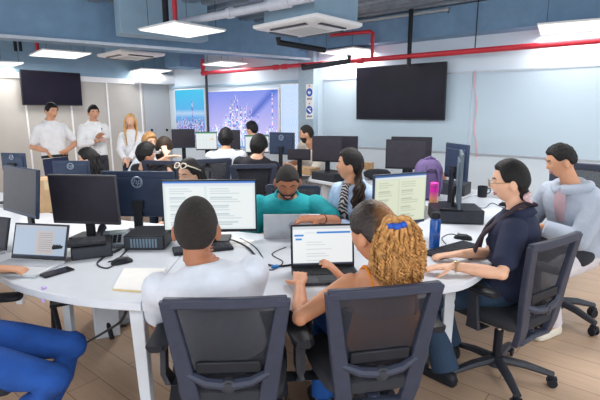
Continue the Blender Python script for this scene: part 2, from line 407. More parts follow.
p = at_z(173, 22, 2.53) + V((0, .1, 0)); pipe('sprinkler_riser', [p, V((p.x, p.y, ZC))], 0.028, M_red, 'short red riser above the largest led panel')
p2 = p + V((-.12, .06, 0)); pipe('black_riser', [p2, V((p2.x, p2.y, ZC))], 0.035, M_black, 'thick black riser beside the red one above the largest led panel')
p = at_z(34, 50, 2.54) + V((0, .1, 0)); pipe('sprinkler_riser', [p, V((p.x, p.y, ZC))], 0.03, M_red, 'red riser above the led panel over the small television')
for dx, nm in ((-.30, 'outer'), (-.38, 'inner')):
    q = p + V((dx, 0.05, 0)); pipe('black_riser', [q, V((q.x, q.y, ZC))], 0.025, M_black, 'black riser of a close pair above the small television, %s' % ('next to the red riser' if nm == 'outer' else 'not next to the red riser'))
p = at_wall(409, 60, .36); pipe('television_drop_pole', [V((p.x, p.y, 2.2)), V((p.x, p.y, ZC))], 0.03, M_black, 'black drop pole from the ceiling to the large wall television', 'pole')
ca, cb = at_z(354, 22.5, 2.88), at_z(449, 9, 2.88)
pipe('conduit', [ca - (cb - ca) * .2, cb], 0.022, mat('galvanised_conduit', (0.55, 0.58, 0.6), 0.4, 0.6), 'grey steel conduit under the ribbed ceiling', fit=[(cb - (cb - ca) * .04, cb)])
c2 = [cb + V((0, 0, -.02)), at_z(445, 22, 2.80), at_z(437, 36, 2.72), at_z(424, 45, 2.66), at_z(410, 47, 2.62)]
pipe('loose_cable', c2, 0.007, M_black, 'black cable drooping from the conduit end towards the drop pole', 'cable')
ta, tb = at_z(184, 22, 2.60), at_z(312, -3, 2.60)
pipe('white_duct_pipe', [ta - (tb - ta) * .02, tb], 0.042, mat('duct_white', (0.66, 0.70, 0.80), 0.35), 'white round pipe crossing in front of the deep beam', fit=[(ta + (tb - ta) * .72, ta + (tb - ta) * .86), (ta + (tb - ta) * .40, ta + (tb - ta) * .44)])
h1, h2 = at_z(277, 38, 2.42) + V((0, .35, 0)), at_z(326, 47, 2.38) + V((0, .3, 0))
pipe('insulated_pipe', [h1 + V((0, 0, .06)), h1, h1 + (h2 - h1) * .5, h2], 0.035, M_black, 'black insulated pipe under the large cassette air conditioner')
i1, i2 = at_wall(303, 68, .45), at_wall(349, 61, .45)
pipe('insulated_pipe', [i1 + V((0, 0, .06)), i1, i2, i2 + V((0, 0, .08))], 0.04, M_char, 'dark insulated pipe on the red pipe beside the column')
p = at_wall(475, 48, .36); pipe('hanger_rod', [V((p.x, p.y, zp + .02)), V((p.x, p.y, ZC))], 0.008, M_char, 'thin hanger rod holding the red pipe over the white boards', 'rod')
# round pale duct at the top edge of the photo
pa, pb = at_z(560, 0.5, 2.85), at_z(640, 3.5, 2.85)
b = B(); b.tube([pa - (pb - pa) * .12, pa, pb], [0.05, 0.10, 0.10], 18); tag(b.build('round_duct', mat('cream_duct', (0.70, 0.66, 0.56), 0.5)), 'pale cream round duct under the ceiling above the white boards', 'duct')

# ---- televisions and video screens
def tv(pl, pr, zc, w, h, place, rz, label, lean=0.0):
    c = (place(*pl) + place(*pr)) / 2; c.z = zc
    root = thing('television', label, 'television', c, rz)
    R = Matrix.Rotation(lean, 3, 'X')
    b = B(); b.box((0, 0, 0), (w, 0.05, h), R); b.build('casing', M_black, root, bevel=0.006)
    b = B(); b.box(R @ V((0, -0.0265, 0.004)), (w - .025, 0.004, h - .035), R); b.build('screen', M_tv, root)
    b = B(); b.box((0, 0.05, 0), (0.3, 0.10, 0.3)); b.build('wall_bracket', M_char, root)
    return root
tv((358, 93), (444.5, 93), 1.855, 1.43, 0.79, lambda x, y: at_wall(x, y, .13), WALL_RZ, 'large black wall television on the white wall boards, switched off', 0.04)
tv((21.5, 88), (80.5, 89), 2.0, 1.05, 0.61, lambda x, y: at_left(x, y, .13), LEFT_RZ, 'small black television on the beige partition above the standing men', 0.03)

rs = np.random.RandomState(4)
def city(day):
    nb = 90; cx = np.linspace(0, 1, nb); hs = 0.10 + 0.30 * rs.rand(nb) ** 1.6
    if day: hs = 0.34 + 0.14 * rs.rand(nb); hs[52:56] = .78; hs[20] = .6
    else:
        hs *= 0.75 + 1.5 * np.exp(-((cx - 0.46) / 0.20) ** 2)
        for k_, h_ in ((37, .80), (38, .80), (30, .62), (31, .64), (45, .58), (46, .6), (52, .66), (58, .55), (66, .50), (83, .82), (24, .48)): hs[k_] = h_
    cell = rs.rand(60, 46); tone = rs.rand(nb)
    cols = [lin(c) for c in (((20, 60, 160), (60, 120, 210), (240, 215, 225), (35, 90, 195), (170, 210, 240), (15, 45, 140), (215, 95, 120)) if day else
                             ((250, 240, 252), (110, 140, 230), (70, 95, 205), (255, 205, 232), (140, 210, 252), (60, 75, 175), (255, 252, 255)))]
    cols = np.array(cols)
    def fn(u, v):
        if day:
            top = np.array(lin((45, 190, 230))); bot = np.array(lin((90, 165, 225)))
            out = bot + (top - bot) * np.clip((v - .5) * 2, 0, 1)[:, None]
            hz = np.clip(1 - np.abs(v - .56) / .08, 0, 1)[:, None]; out = out * (1 - hz * .8) + np.array(lin((190, 212, 235))) * hz * .8
            base = 0.0
        else:
            top = np.array(lin((120, 140, 228))); bot = np.array(lin((215, 200, 242)))
            out = bot + (top - bot) * np.clip(v, 0, 1)[:, None]
            d = np.abs((u - .74) - (v - .70) * .75); band = (np.clip(1 - d / .10, 0, 1) * (v > .55) * (u > .55))[:, None]
            out = out * (1 - .85 * band) + np.array(lin((35, 85, 190))) * .85 * band
            out = out + np.clip(1 - ((u - .45) ** 2 / .07 + (v - .35) ** 2 / .13), 0, 1)[:, None] * .30; base = 0.13
        i = np.clip((u * nb).astype(int), 0, nb - 1); H = base + hs[i]
        c1 = cell[np.clip((u * 60).astype(int), 0, 59), np.clip((v * 46).astype(int), 0, 45)]
        cc = cols[(np.clip(tone[i] * .55 + c1 * .45, 0, .999) * 7).astype(int)] * (0.6 + .9 * c1)[:, None]
        glow = np.clip(1 - (v - base) / .42, 0, 1)[:, None] * (.10 if day else .38)
        out = np.where(((v < H) & (v > base))[:, None], cc + glow, out)
        if not day:
            st = np.modf(u * 24)[0] > .4; m = v <= base
            out = np.where(m[:, None], np.where((st & (v > .04))[:, None], np.array(lin((215, 232, 252))), np.array(lin((120, 160, 220)))), out)
        return np.clip(out, 0, 1.15)
    return fn
def panels(u, v):
    out = np.tile(np.array(lin((190, 215, 248))), (u.size, 1)); rr = np.random.RandomState(2)
    for (x0, x1, y0, y1) in ((.08, .92, .88, .93), (.12, .48, .52, .82), (.55, .92, .52, .82), (.1, .9, .44, .47), (.1, .45, .08, .38), (.52, .92, .08, .38)):
        m = (u > x0) & (u < x1) & (v > y0) & (v < y1); g = ((np.modf(u * 9)[0] > .5) ^ (np.modf(v * 16)[0] > .5))
        out[m] = np.where(g[m][:, None], np.array(lin((222, 235, 252))), np.array(lin((165, 195, 238))))
    return out
def video(plx, prx, z0, z1, fn, label, off):
    P0, P1 = at_wall(plx, 115, off), at_wall(prx, 115, off); wd = (P1 - P0).length; c = (P0 + P1) / 2; h = z1 - z0; c.z = (z0 + z1) / 2
    root = thing('video_screen', label, 'video screen', c, WALL_RZ, 'lit video screens on the far end of the long wall')
    b = B(); b.box((0, 0.025, 0), (wd + .05, 0.04, h + .05)); b.build('bezel', M_trim, root, bevel=0.004)
    screen_grid('screen', wd, h, 190, 110, fn, M_vid, root, y=-0.002)
    return root
video(176, 204.5, 0.90, 2.05, city(True), 'narrow video screen showing a city seen from above in daylight', .05)
video(209, 278, 0.86, 1.98, city(False), 'wide video screen showing a bright skyline at dusk', .05)
video(281.5, 300.5, 0.86, 2.05, panels, 'pale blue video screen of charts next to the column', .05)
p0 = at_wall(206.3, 80, .09); b = B(); b.cyl((p0.x, p0.y, 0), (p0.x, p0.y, 2.36), 0.028, n=12); tag(b.build('floor_pole', M_char), 'dark vertical pole between the daylight city screen and the skyline screen', 'pole')
# safety signs on the column
def sign(px, py, label, kind):
    c = at_wall(px, py, .145); root = thing('safety_sign', label, 'sign', c, WALL_RZ, 'blue and white safety signs on the column')
    Rx = (math.pi / 2, 0, 0); mb = mat('sign_blue', (0.01, 0.10, 0.50), 0.4); mr = mat('sign_red', (0.55, 0.03, 0.05), 0.5); md = mat('sign_dark', (0.06, 0.04, 0.12), 0.5)
    b = B(); b.box((0, 0, 0), (0.155, 0.006, 0.29)); b.build('sign_plate', M_paper, root)
    b = B(); b.cyl((0, -0.003, 0.01), (0, -0.006, 0.01), 0.068, n=32); b.build('blue_disc', mb, root)
    b = B()
    if kind == 0: b.tube([(-.03, -.007, 0.01), (-.012, -.007, .03), (-.012, -.007, -.02)], 0.008, 6); b.tube([(.03, -.007, 0.01), (.012, -.007, .03), (.012, -.007, -.02)], 0.008, 6)
    else: b.tube([(-.035, -.007, 0.03), (0, -.007, .0), (.035, -.007, -.025)], 0.012, 6); b.ball((.015, -.007, .03), (.014, .003, .014), sub=1)
    b.build('pictogram', M_paper, root)
    b = B(); b.box((0, -.004, .115), (0.03, 0.003, 0.02)); b.build('header_mark', mr, root)
    b = B()
    for i, x in enumerate((-.04, -.015, .012, .04)): b.box((x, -.004, -.10 + (.004 if i % 2 else 0)), (0.018, 0.003, 0.028))
    b.build('caption', md, root)
sign(309.5, 93, 'upper blue disc safety sign on the column, nearer the ceiling', 0); sign(309.5, 110.5, 'lower blue disc safety sign on the column, below its twin', 1)
# ================================================================== DESKS
T = 0.74
def desk(poly, label, legs, aprons=(), name='workstation_desk', group='white office worktops'):
    n = len(poly); cx = sum(p[0] for p in poly) / n; cy = sum(p[1] for p in poly) / n
    root = thing(name, label, 'desk', (cx, cy, 0), 0, group); L = [(x - cx, y - cy) for x, y in poly]
    b = B(); b.prism(L, T - 0.042, T); o = b.build('worktop', [M_white], root, bevel=0.006)
    for x, y, dx, dy in legs:
        b = B(); x -= cx; y -= cy
        b.tube([(x + dx, y + dy, 0.0), (x, y, T - .04)], [0.034, 0.046], 4, up=(1, 1, 0)); b.build('leg', M_edge, root, bevel=0.004, angle=30)
    for (x0, y0), (x1, y1) in aprons:
        b = B(); m_ = V(((x0 + x1) / 2 - cx, (y0 + y1) / 2 - cy, T - .075)); l_ = math.hypot(x1 - x0, y1 - y0)
        b.box(m_, (l_, 0.035, 0.06), math.atan2(y1 - y0, x1 - x0)); b.build('support_beam', M_edge, root, bevel=0.003)
    return root
def smooth_curve(pts, n=6):
    out = []
    for i in range(len(pts) - 1):
        p0 = V(pts[max(i - 1, 0)]); p1 = V(pts[i]); p2 = V(pts[i + 1]); p3 = V(pts[min(i + 2, len(pts) - 1)])
        for k in range(n):
            t = k / n; out.append(tuple(0.5 * ((2 * p1) + (-p0 + p2) * t + (2 * p0 - 5 * p1 + 4 * p2 - p3) * t * t + (-p0 + 3 * p1 - 3 * p2 + p3) * t ** 3)))
    out.append(tuple(pts[-1])); return out
fa = smooth_curve([(-3.3, 3.0), (-2.3, 2.62), (-1.78, 2.38), (-1.37, 2.09), (-1.01, 1.94), (-0.712, 1.885)])
desk(fa + [(-0.712, 3.22), (-1.3, 3.42), (-2.2, 3.75), (-3.1, 4.1)], 'white curved worktop carrying the smartphone and the grey desk telephone',
     [(-0.765, 1.985, .02, .0), (-1.6, 2.9, 0, 0), (-2.3, 3.5, -.05, .05)], [((-0.8, 2.6), (-1.6, 2.95)), ((-1.6, 2.95), (-2.4, 3.3))])
fb_ = smooth_curve([(-0.708, 1.885), (-0.35, 1.875), (-0.04, 1.90), (0.35, 1.955), (0.68, 2.07), (0.90, 2.20), (1.25, 2.64), (2.0, 3.60), (2.35, 4.05)])
desk(fb_ + [(1.75, 4.5), (1.3, 3.95), (0.98, 3.45), (0.74, 3.16), (0.2, 3.08), (-0.25, 3.05), (-0.708, 3.2)], 'white worktop where the man in the white shirt, curly-haired woman and navy-shirted woman work',
     [(0.55, 2.55, 0, 0), (0.86, 2.45, 0, 0), (1.75, 3.7, .04, 0), (-0.3, 2.95, 0, .03)], [((-0.6, 2.3), (0.75, 2.25)), ((0.8, 2.45), (1.7, 3.65))])
def ab_poly(a0, a1, b0, b1): return [tuple(ab(a, b_).xy) for a, b_ in ((a0, b0), (a0, b1), (a1, b1), (a1, b0))]
row = [tuple(q) for q in ((0.98, 4.62), (0.0, 5.85), (-0.5, 6.32), (0.05, 6.95), (0.55, 6.5), (1.65, 5.15))]
desk(row, 'white desk of the middle row below the large wall television', [(0.82, 4.95, 0, 0), (0.31, 5.58, 0, 0), (1.45, 5.2, 0, 0), (0.05, 6.6, 0, 0)], [((0.85, 4.95), (0.1, 5.9))])
row2 = [tuple(q) for q in ((-0.52, 6.32), (-1.2, 6.85), (-2.3, 7.65), (-1.9, 8.25), (0.03, 6.95))]
desk(row2, 'white desk of the back row in front of the video screens', [(-0.6, 6.6, 0, 0), (-2.0, 7.7, 0, 0), (-1.9, 8.0, 0, 0), (-.3, 6.9, 0, 0)], [((-0.7, 6.7), (-2.0, 7.65))])
dC = [(-1.5, 4.4), (-3.4, 3.95), (-3.6, 4.6), (-1.65, 5.05)]
desk(dC, 'white desk behind the woman with loose dark hair, holding two rear-facing monitors', [(-1.7, 4.5, 0, 0), (-3.2, 4.2, 0, 0), (-1.8, 4.9, 0, 0)])
rd = [tuple(at_z(x, y, T).xy) for x, y in ((455, 192), (600, 215), (640, 190), (500, 178))]

# ================================================================== TASK CHAIR  (faces +Y, origin on the floor)
def make_chair(label, loc, rz):
    t = thing('task_chair', label, 'office chair', loc, rz, 'black mesh-back office chairs')
    b = B(); b.cyl((0, 0, .075), (0, 0, .13), .05, .042)
    for k in range(5):
        a = k * 2 * math.pi / 5 + .31; d = V((math.cos(a), math.sin(a), 0))
        b.tube([d * .03 + V((0, 0, .115)), d * .16 + V((0, 0, .105)), d * .31 + V((0, 0, .075))], [.032, .029, .022], 8, flat=.75, up=(0, 0, 1))
    b.build('star_base', M_char, t)
    for k in range(5):
        a = k * 2 * math.pi / 5 + .31; d = V((math.cos(a), math.sin(a), 0)); p = V((-d.y, d.x, 0))
        b = B(); c = d * .305
        for sg in (-1, 1): b.cyl(c + p * sg * .012 + V((0, 0, .028)), c + p * sg * .028 + V((0, 0, .028)), .028, n=14)
        b.cyl(c + V((0, 0, .03)), c + V((0, 0, .075)), .009, n=8); b.box(c + V((0, 0, .045)), (.05, .03, .03), a)
        b.build('caster', M_black, t, bevel=.003)
    b = B(); b.cyl((0, 0, .12), (0, 0, .30), .026); b.build('gas_lift_sleeve', M_black, t)
    b = B(); b.cyl((0, 0, .29), (0, 0, .40), .014); b.build('gas_lift_rod', M_chrome, t)
    b = B(); b.box((0, -.02, .405), (.20, .26, .035)); b.tube([(.08, 0, .405), (.22, .02, .40), (.27, .02, .40)], .007, 6); b.build('tilt_mechanism', M_black, t, bevel=.006)
    # seat: rounded pad with waterfall front
    b = B(); rings = []
    for y, z, hw, th in ((-.235, .45, .19, .03), (-.20, .455, .225, .045), (0, .455, .245, .05), (.14, .455, .245, .05), (.22, .44, .225, .045), (.255, .42, .19, .028)):
        rings.append([V((hw * math.copysign(abs(math.cos(q)) ** .45, math.cos(q)), y, z + th * math.copysign(abs(math.sin(q)) ** .6, math.sin(q)))) for q in [k * 2 * math.pi / 24 for k in range(24)]])
    b.loft(rings); b.build('seat', M_seat, t, sub=1)
    # back: two broad uprights that run from below the seat to the top rail, slightly bowed
    def yb(z): return -.225 - .05 * ((z - .45) / .5) ** 1.5 if z > .45 else -.225 + (.45 - z) * .25
    fr = B()
    for sg in (-1, 1):
        pts = [(sg * (.140 + .085 * ((z - .33) / .6)), yb(z), z) for z in (.33, .42, .50, .60, .70, .80, .88, .925)]
        rings = []
        for i, (x, y, z) in enumerate(pts):
            wdt = .036 - .010 * max(0, (z - .5)) / .43; th = .017
            rings.append([V((x + dx, y + dy, z)) for dx, dy in ((-wdt, -th), (wdt, -th), (wdt + .002, th), (-wdt - .002, th))])
        fr.loft(rings)
    xt = .225
    fr.loft([[V((x, yb(.91) + dy - .012 * (1 - (x / xt) ** 2), .915 + dz)) for dy, dz in ((-.016, -.022), (.016, -.022), (.016, .022), (-.016, .022))] for x in (-xt - .012, -.11, 0, .11, xt + .012)])
    fr.tube([(-.14, yb(.34), .345), (0, -.20, .36), (.14, yb(.34), .345)], [.03, .032, .03], 8, flat=.6)
    fr.tube([(0, -.2, .36), (0, -.02, .40)], [.035, .045], 8, flat=.6)
    fr.build('back_frame', M_chair, t, bevel=.006, angle=35)
    cb = B(); cb.tube([(-.165, yb(.6) + .0, .575), (-.09, yb(.56) - .022, .545), (0, yb(.55) - .03, .535), (.09, yb(.56) - .022, .545), (.165, yb(.6), .575)], [.016, .02, .022, .02, .016], 8, flat=1.1); cb.build('cross_bar', M_chair, t)
    kb = B(); kb.cyl((0, yb(.55) - .045, .535), (0, yb(.55) - .02, .535), .03, .034, n=24); kb.cyl((0, yb(.55) - .052, .535), (0, yb(.55) - .04, .535), .018, .02, n=20); kb.build('tension_knob', M_char, t, bevel=.003)
    mp = B(); rings = []
    nx, nz = 9, 9; g = []
    for j in range(nz):
        z = .45 + (.905 - .45) * j / (nz - 1); hw = (.140 + .085 * ((z - .33) / .6)) - .012; g.append([])
        for i in range(nx):
            x = hw * (2 * i / (nx - 1) - 1); bow = .028 * (1 - (x / hw) ** 2) * math.sin(math.pi * j / (nz - 1))
            g[-1].append(mp.bm.verts.new((x, yb(z) + .012 - bow + .02 * math.exp(-((z - .6) / .1) ** 2) * (1 - (x / hw) ** 2), z)))
    for j in range(nz - 1):
        for i in range(nx - 1): mp._f([g[j][i], g[j][i + 1], g[j + 1][i + 1], g[j + 1][i]])
    mo = mp.build('back_mesh', M_bmesh, t, sub=1); so = mo.modifiers.new('solid', 'SOLIDIFY'); so.thickness = .002
    lm = B(); lm.box((0, yb(.60) - .002, .605), (.26, .022, .055)); lm.build('lumbar_pad', M_black, t, bevel=.008)
    for sg in (-1, 1):
        a = B(); a.loft([[V((sg * x + dx, y + dy, z)) for dx, dy in ((-.012, -h), (.012, -h), (.012, h), (-.012, h))] for x, y, z, h in ((.20, -.02, .40, .04), (.29, -.02, .405, .04), (.31, -.03, .46, .032), (.31, -.02, .60, .026), (.31, -.02, .635, .035))])
        ao = a.build('armrest', M_char, t, bevel=.006, angle=30)
        pd = B(); pd.loft([[V((sg * .31 + hw * math.copysign(abs(math.cos(q)) ** .5, math.cos(q)), y - .03, .648 + .016 * math.sin(q))) for q in [k * 2 * math.pi / 16 for k in range(16)]] for y, hw in ((-.13, .03), (-.11, .045), (0, .047), (.10, .05), (.135, .045), (.15, .03))])
        pd.build('arm_pad', M_black, ao)
    return t
def face_rz(dx, dy): return math.atan2(-dx, dy)             # local +Y towards (dx,dy)
CH = make_chair('black mesh office chair behind the man in the white shirt, nearest the camera', (-0.30, 1.885, 0), math.radians(3)); CH.scale = (1, 1, .945)
def chair(label, x, y, rz, tall=1.0):
    o = dup(CH, (x, y, 0), rz, label); o.scale = (1, 1, tall); return o
chair('black mesh office chair behind the woman with curly ginger ponytail', 0.285, 1.95, math.radians(12), .965)
rz3 = face_rz(-.55, .83); chair('black mesh office chair under the woman in navy polo, its star base in full view', 1.19, 2.49, rz3)
rz4 = face_rz(-.75, -.65); chair('black mesh office chair under the man in the pale grey hoodie', 1.99, 3.27, rz4, 1.27)
p = at_y(249, 165, 4.75); chair('black mesh chair behind the man in the black shirt, back row', p.x, p.y + .28, math.radians(10), p.z / .93)
p = at_y(201, 159, 5.1); chair('black mesh chair between the woman with sunglasses and the man in pale grey shirt', p.x, p.y + .2, math.radians(25), p.z / .93)
p = at_y(166, 161, 5.3); chair('black mesh chair of the woman with the pale hair clip, by the grey door', p.x, p.y + .25, math.radians(-12), p.z / .93)
chair('black mesh chair of the cropped sitter in blue jeans, only its armrest showing', -1.50, 1.85, math.radians(-80))
chair('dark chair behind the man in the teal polo', -0.10, 3.72, math.radians(172))
chair('dark chair of the woman in the pale denim jacket', 0.62, 3.62, face_rz(-.8, -.5))
chair('dark chair of the woman with sunglasses on her head', -0.93, 4.05, math.radians(165))

# ================================================================== MONITORS, COMPUTERS
def doc(bar=(45, 120, 210), bg=(226, 236, 238), paper=(240, 246, 246), rows=18, seed=1, split=0.46, dark=(196, 210, 216)):
    rr = np.random.RandomState(seed); ln = rr.rand(rows * 2) * .4 + .45
    def fn(u, v):
        out = np.tile(np.array(lin(bg)), (u.size, 1))
        def fill(m, c): out[m] = np.array(lin(c))
        fill((v < .9) & (v > .04) & (u > .03) & (u < split - .015), paper); fill((v < .9) & (v > .04) & (u > split + .015) & (u < .97), paper)
        for k in range(rows):
            y = .84 - k * (.78 / rows)
            if k % 4 == 3: continue
            m = (np.abs(v - y) < .011)
            fill(m & (u > .07) & (u < .07 + (split - .12) * ln[k]), dark); fill(m & (u > split + .05) & (u < split + .05 + (.46 - .05) * ln[rows + k]), dark)
        fill(v > .955, bar); fill((v > .915) & (v <= .955), (225, 232, 240))
        return out
    return fn
def browser(u, v):
    out = np.tile(np.array(lin((242, 245, 246))), (u.size, 1))
    def fill(m, c): out[m] = np.array(lin(c))
    fill(v > .93, (205, 210, 218)); fill((v > .80) & (v < .86) & (u > .40) & (u < .97), (30, 130, 215)); fill((v > .74) & (v < .80) & (u > .03) & (u < .18), (30, 130, 215)); fill((v > .64) & (v < .69) & (u > .05) & (u < .15), (40, 140, 220))
    fill((v > .80) & (v < .86) & (u < .38) & (u > .2), (228, 232, 236))
    for k in range(9): fill((np.abs(v - (.58 - k * .06)) < .006) & (u > .22) & (u < .5 + .05 * (k % 4)), (200, 208, 214))
    fill(v < .035, (60, 70, 90)); return out
def greenish(u, v):
    out = doc(bar=(35, 95, 160), bg=(214, 222, 196), paper=(225, 231, 206), seed=5, dark=(188, 196, 176))(u, v); return out
def sheet(u, v):
    out = np.tile(np.array(lin((236, 243, 244))), (u.size, 1))
    out[v > .93] = np.array(lin((60, 150, 100))); out[(v > .55) & (v < .63) & (u > .7) & (u < .85)] = np.array(lin((235, 190, 80)))
    g = (np.modf(v * 14)[0] < .1) | (np.modf(u * 6)[0] < .05); out[g & (v < .9)] = np.array(lin((215, 222, 226))); return out
def hp_logo(parent, y, z, r):
    b = B(); b.tube([(r * math.cos(k * 2 * math.pi / 28), y, z + r * math.sin(k * 2 * math.pi / 28)) for k in range(28)], r * .16, 6, closed=True); o = b.build('logo', M_logo, parent)
    text('hp', r * 1.7, M_logo, o, (0, y + .0005, z + r * .12), (math.pi / 2, 0, math.pi), shear=.25, ext=.001)
def monitor(label, px, py, Y, rz, w, h, fn=None, back=False, logo=False, tilt=0.0, base_off=0.0, stand=True, zt=T, group='office monitors', skin=None, base_w=.24):
    """local: screen faces -Y; origin on what it stands on"""
    c = at_y(px, py, Y); zc = c.z - zt
    root = thing('monitor', label, 'monitor', (c.x, c.y, zt), rz, group); m = skin or M_char
    R = Matrix.Rotation(tilt, 3, 'X')
    b = B(); C0 = V((0, 0, zc)); b.box(C0, (w, .022, h), R); b.box(C0 + R @ V((0, .014, -.01)), (w * .86, .016, h * .78), R); b.build('housing', m, root, bevel=.006)
    if fn is not None: screen_grid('screen', w - .016, h - .03, 97, 65, fn, M_scr, root, y=-.0125, zc=0, tilt=tilt, loc=(0, 0, zc + .006))
    else:
        b = B(); b.box(C0 + R @ V((0, -.0115, .006)), (w - .014, .003, h - .03), R); b.build('screen', M_off, root)
    if stand:
        b = B(); zt_ = zc - h * .22; b.box((0, .040, zt_ * .5 + .01), (.060, .022, zt_)); b.box((0, .032, zt_), (.085, .026, .06)); b.build('stand_neck', M_black, root, bevel=.004)
        b = B(); b.box((0, .05, .008), (base_w, .17, .014)); b.build('stand_base', M_black, root, bevel=.005)
    if logo: hp_logo(root, .0235, zc + h * .27, min(.036, h * .13))
    return root
PI = math.pi
monitor('monitor with two white document pages, in front of the man in the white shirt', 210, 206, 2.85, .05, .60, .345, doc(), skin=M_black)
monitor('monitor with a pale green page, between the ginger ponytail and the denim jacket', 399.5, 199, 2.92, .42, .42, .345, greenish, skin=M_navy)
monitor('dark blank monitor with grey matte panel on the near left worktop', 84.5, 199.5, 2.92, -.12, .475, .335, skin=mat('slate_plastic', (.055, .055, .065), .45), tilt=.05)
monitor('tilted dark monitor at the left photo edge, beside the cardboard box', 21, 191, 2.80, -.62, .46, .30, skin=M_navy, tilt=-.12)
monitor('navy monitor seen from behind with a round badge, beside the blank grey one', 139, 194, 3.12, PI - .05, .52, .325, logo=True, skin=M_navy, base_w=.2)
monitor('smaller monitor seen from behind with a round badge, just above the blank grey one', 72, 172, 4.35, PI + .05, .35, .22, logo=True, skin=M_navy)
monitor('small monitor seen from behind at the left photo edge, above the tilted dark one', 14, 162, 4.2, PI - .25, .27, .17, logo=True, skin=M_navy)
zt_pc = .74 + .105
monitor('monitor back turned sharply away, standing by the brown bag', 456.5, 161.5, 4.05, 1.76, .38, .32, skin=M_navy)
monitor('thin monitor seen edge on, standing on the black desktop computer', 460, 178, 3.42, 1.26, .48, .40, skin=mat('steel_blue_plastic', (.10, .14, .17), .35), zt=zt_pc, base_w=.24)
monitor('dark monitor beside the purple backpack, nearer of the two there', 405.5, 154.5, 5.05, -.3, .44, .33, skin=M_black)
monitor('dark monitor half behind another one, beside the purple backpack', 411, 151, 5.45, -.3, .48, .34, skin=M_black)
monitor('dark monitor left of the denim-jacket woman’s face, front of its pair', 327, 149, 5.6, -.3, .38, .32, skin=M_black)
monitor('dark monitor behind the denim-jacket woman’s head, back of its pair', 342, 149, 6.1, -.3, .43, .35, skin=M_black)
monitor('black monitor seen from behind with a round badge, above the man in teal', 282, 143.5, 6.55, PI - .5, .42, .32, logo=True, skin=M_navy)
monitor('monitor with a green-topped spreadsheet, by the pale grey shirt', 206.5, 141, 6.9, .1, .32, .28, sheet)
monitor('monitor with a spreadsheet, half hidden by the man in the black shirt', 257, 144, 6.75, .1, .36, .27, sheet)
monitor('dark monitor below the daylight city screen', 183.5, 138.5, 7.2, .35, .36, .30, skin=M_navy)
monitor('dark monitor half hidden by the head of the man in the pale grey shirt', 232, 139.5, 7.1, -.2, .27, .30, skin=M_black)
monitor('low dark screen in front of the bearded man by the column', 299, 154.5, 5.75, -.2, .30, .14, skin=M_black)

def laptop(label, px, py, rz, w, d, h, open_deg, fn=None, m_base=M_char, m_lid=M_char, logo=False, z=T, m_key=None):
    """px,py: middle of the hinge on the table; local: screen faces -Y, hinge at origin"""
    c = at_z(px, py, z); root = thing('laptop', label, 'laptop', c, rz, 'open laptops')
    b = B(); b.box((0, -d / 2, .009), (w, d, .016)); b.build('base', m_base, root, bevel=.004)
    b = B()
    for r_ in range(5):
        for k_ in range(13): b.box((-w * .43 + w * .0717 * k_, -d * .14 - r_ * .019, .0185), (w * .06, .015, .003))
    b.build('keyboard', m_key or M_black, root)
    b = B(); b.box((0, -d * .78, .0175), (w * .3, d * .28, .0015)); b.build('touchpad', mat('touchpad_grey', (.4, .41, .43), .35, .3) if m_base is M_silver else M_black, root)
    ln = math.radians(open_deg - 90); R = Matrix.Rotation(-ln, 3, 'X'); c0 = V((0, 0, .014)) + R @ V((0, .004, h / 2))
    b = B(); b.box(c0, (w, .009, h), R); b.build('lid', m_lid, root, bevel=.003)
    if fn is not None: screen_grid('screen', w - .022, h - .03, 97, 61, fn, M_scr, root, y=-.0055, zc=0, tilt=-ln, loc=tuple(c0 + R @ V((0, 0, .004))))
    else:
        b = B(); b.box(c0 + R @ V((0, -.0055, 0)), (w - .02, .001, h - .03), R); b.build('screen', M_off, root)
    if logo:
        b = B(); b.tube([c0 + R @ V((.022 * math.cos(k * PI / 12), .006, .022 * math.sin(k * PI / 12))) for k in range(24)], .0028, 6, closed=True); b.build('logo', M_logo, root)
    return root
def lapdoc(u, v):
    out = np.tile(np.array(lin((178, 194, 214))), (u.size, 1))
    def fill(m, c): out[m] = np.array(lin(c))
    fill(v > .9, (188, 192, 205)); fill((u > .42) & (u < .78) & (v > .08) & (v < .85), (196, 190, 190))
    for k in range(9): fill((np.abs(v - (.75 - k * .07)) < .008) & (u > .47) & (u < .74), (150, 150, 160))
    fill((v < .05), (50, 60, 85)); return out
laptop('open silver laptop at the left end of the worktop, beside the phone', 38, 262, .26 - .42, .345, .235, .205, 108, lapdoc, mat('silver_plastic', (.60, .63, .67), .4, .15), M_char, m_key=mat('grey_keys', (.48, .51, .56), .5))
laptop('open laptop at the left photo edge, only part of its dark screen showing', -13, 250, -.35, .33, .22, .20, 105, None, M_silver, M_black)
laptop('dark laptop with a white web page, in front of the curly-haired woman', 323, 270, .10, .345, .225, .235, 100, browser, M_char, M_black)
laptop('silver laptop lid seen from behind, in front of the man in teal', 292.5, 238.5, PI + .02, .385, .24, .165, 100, None, M_silver, M_silver, logo=True)

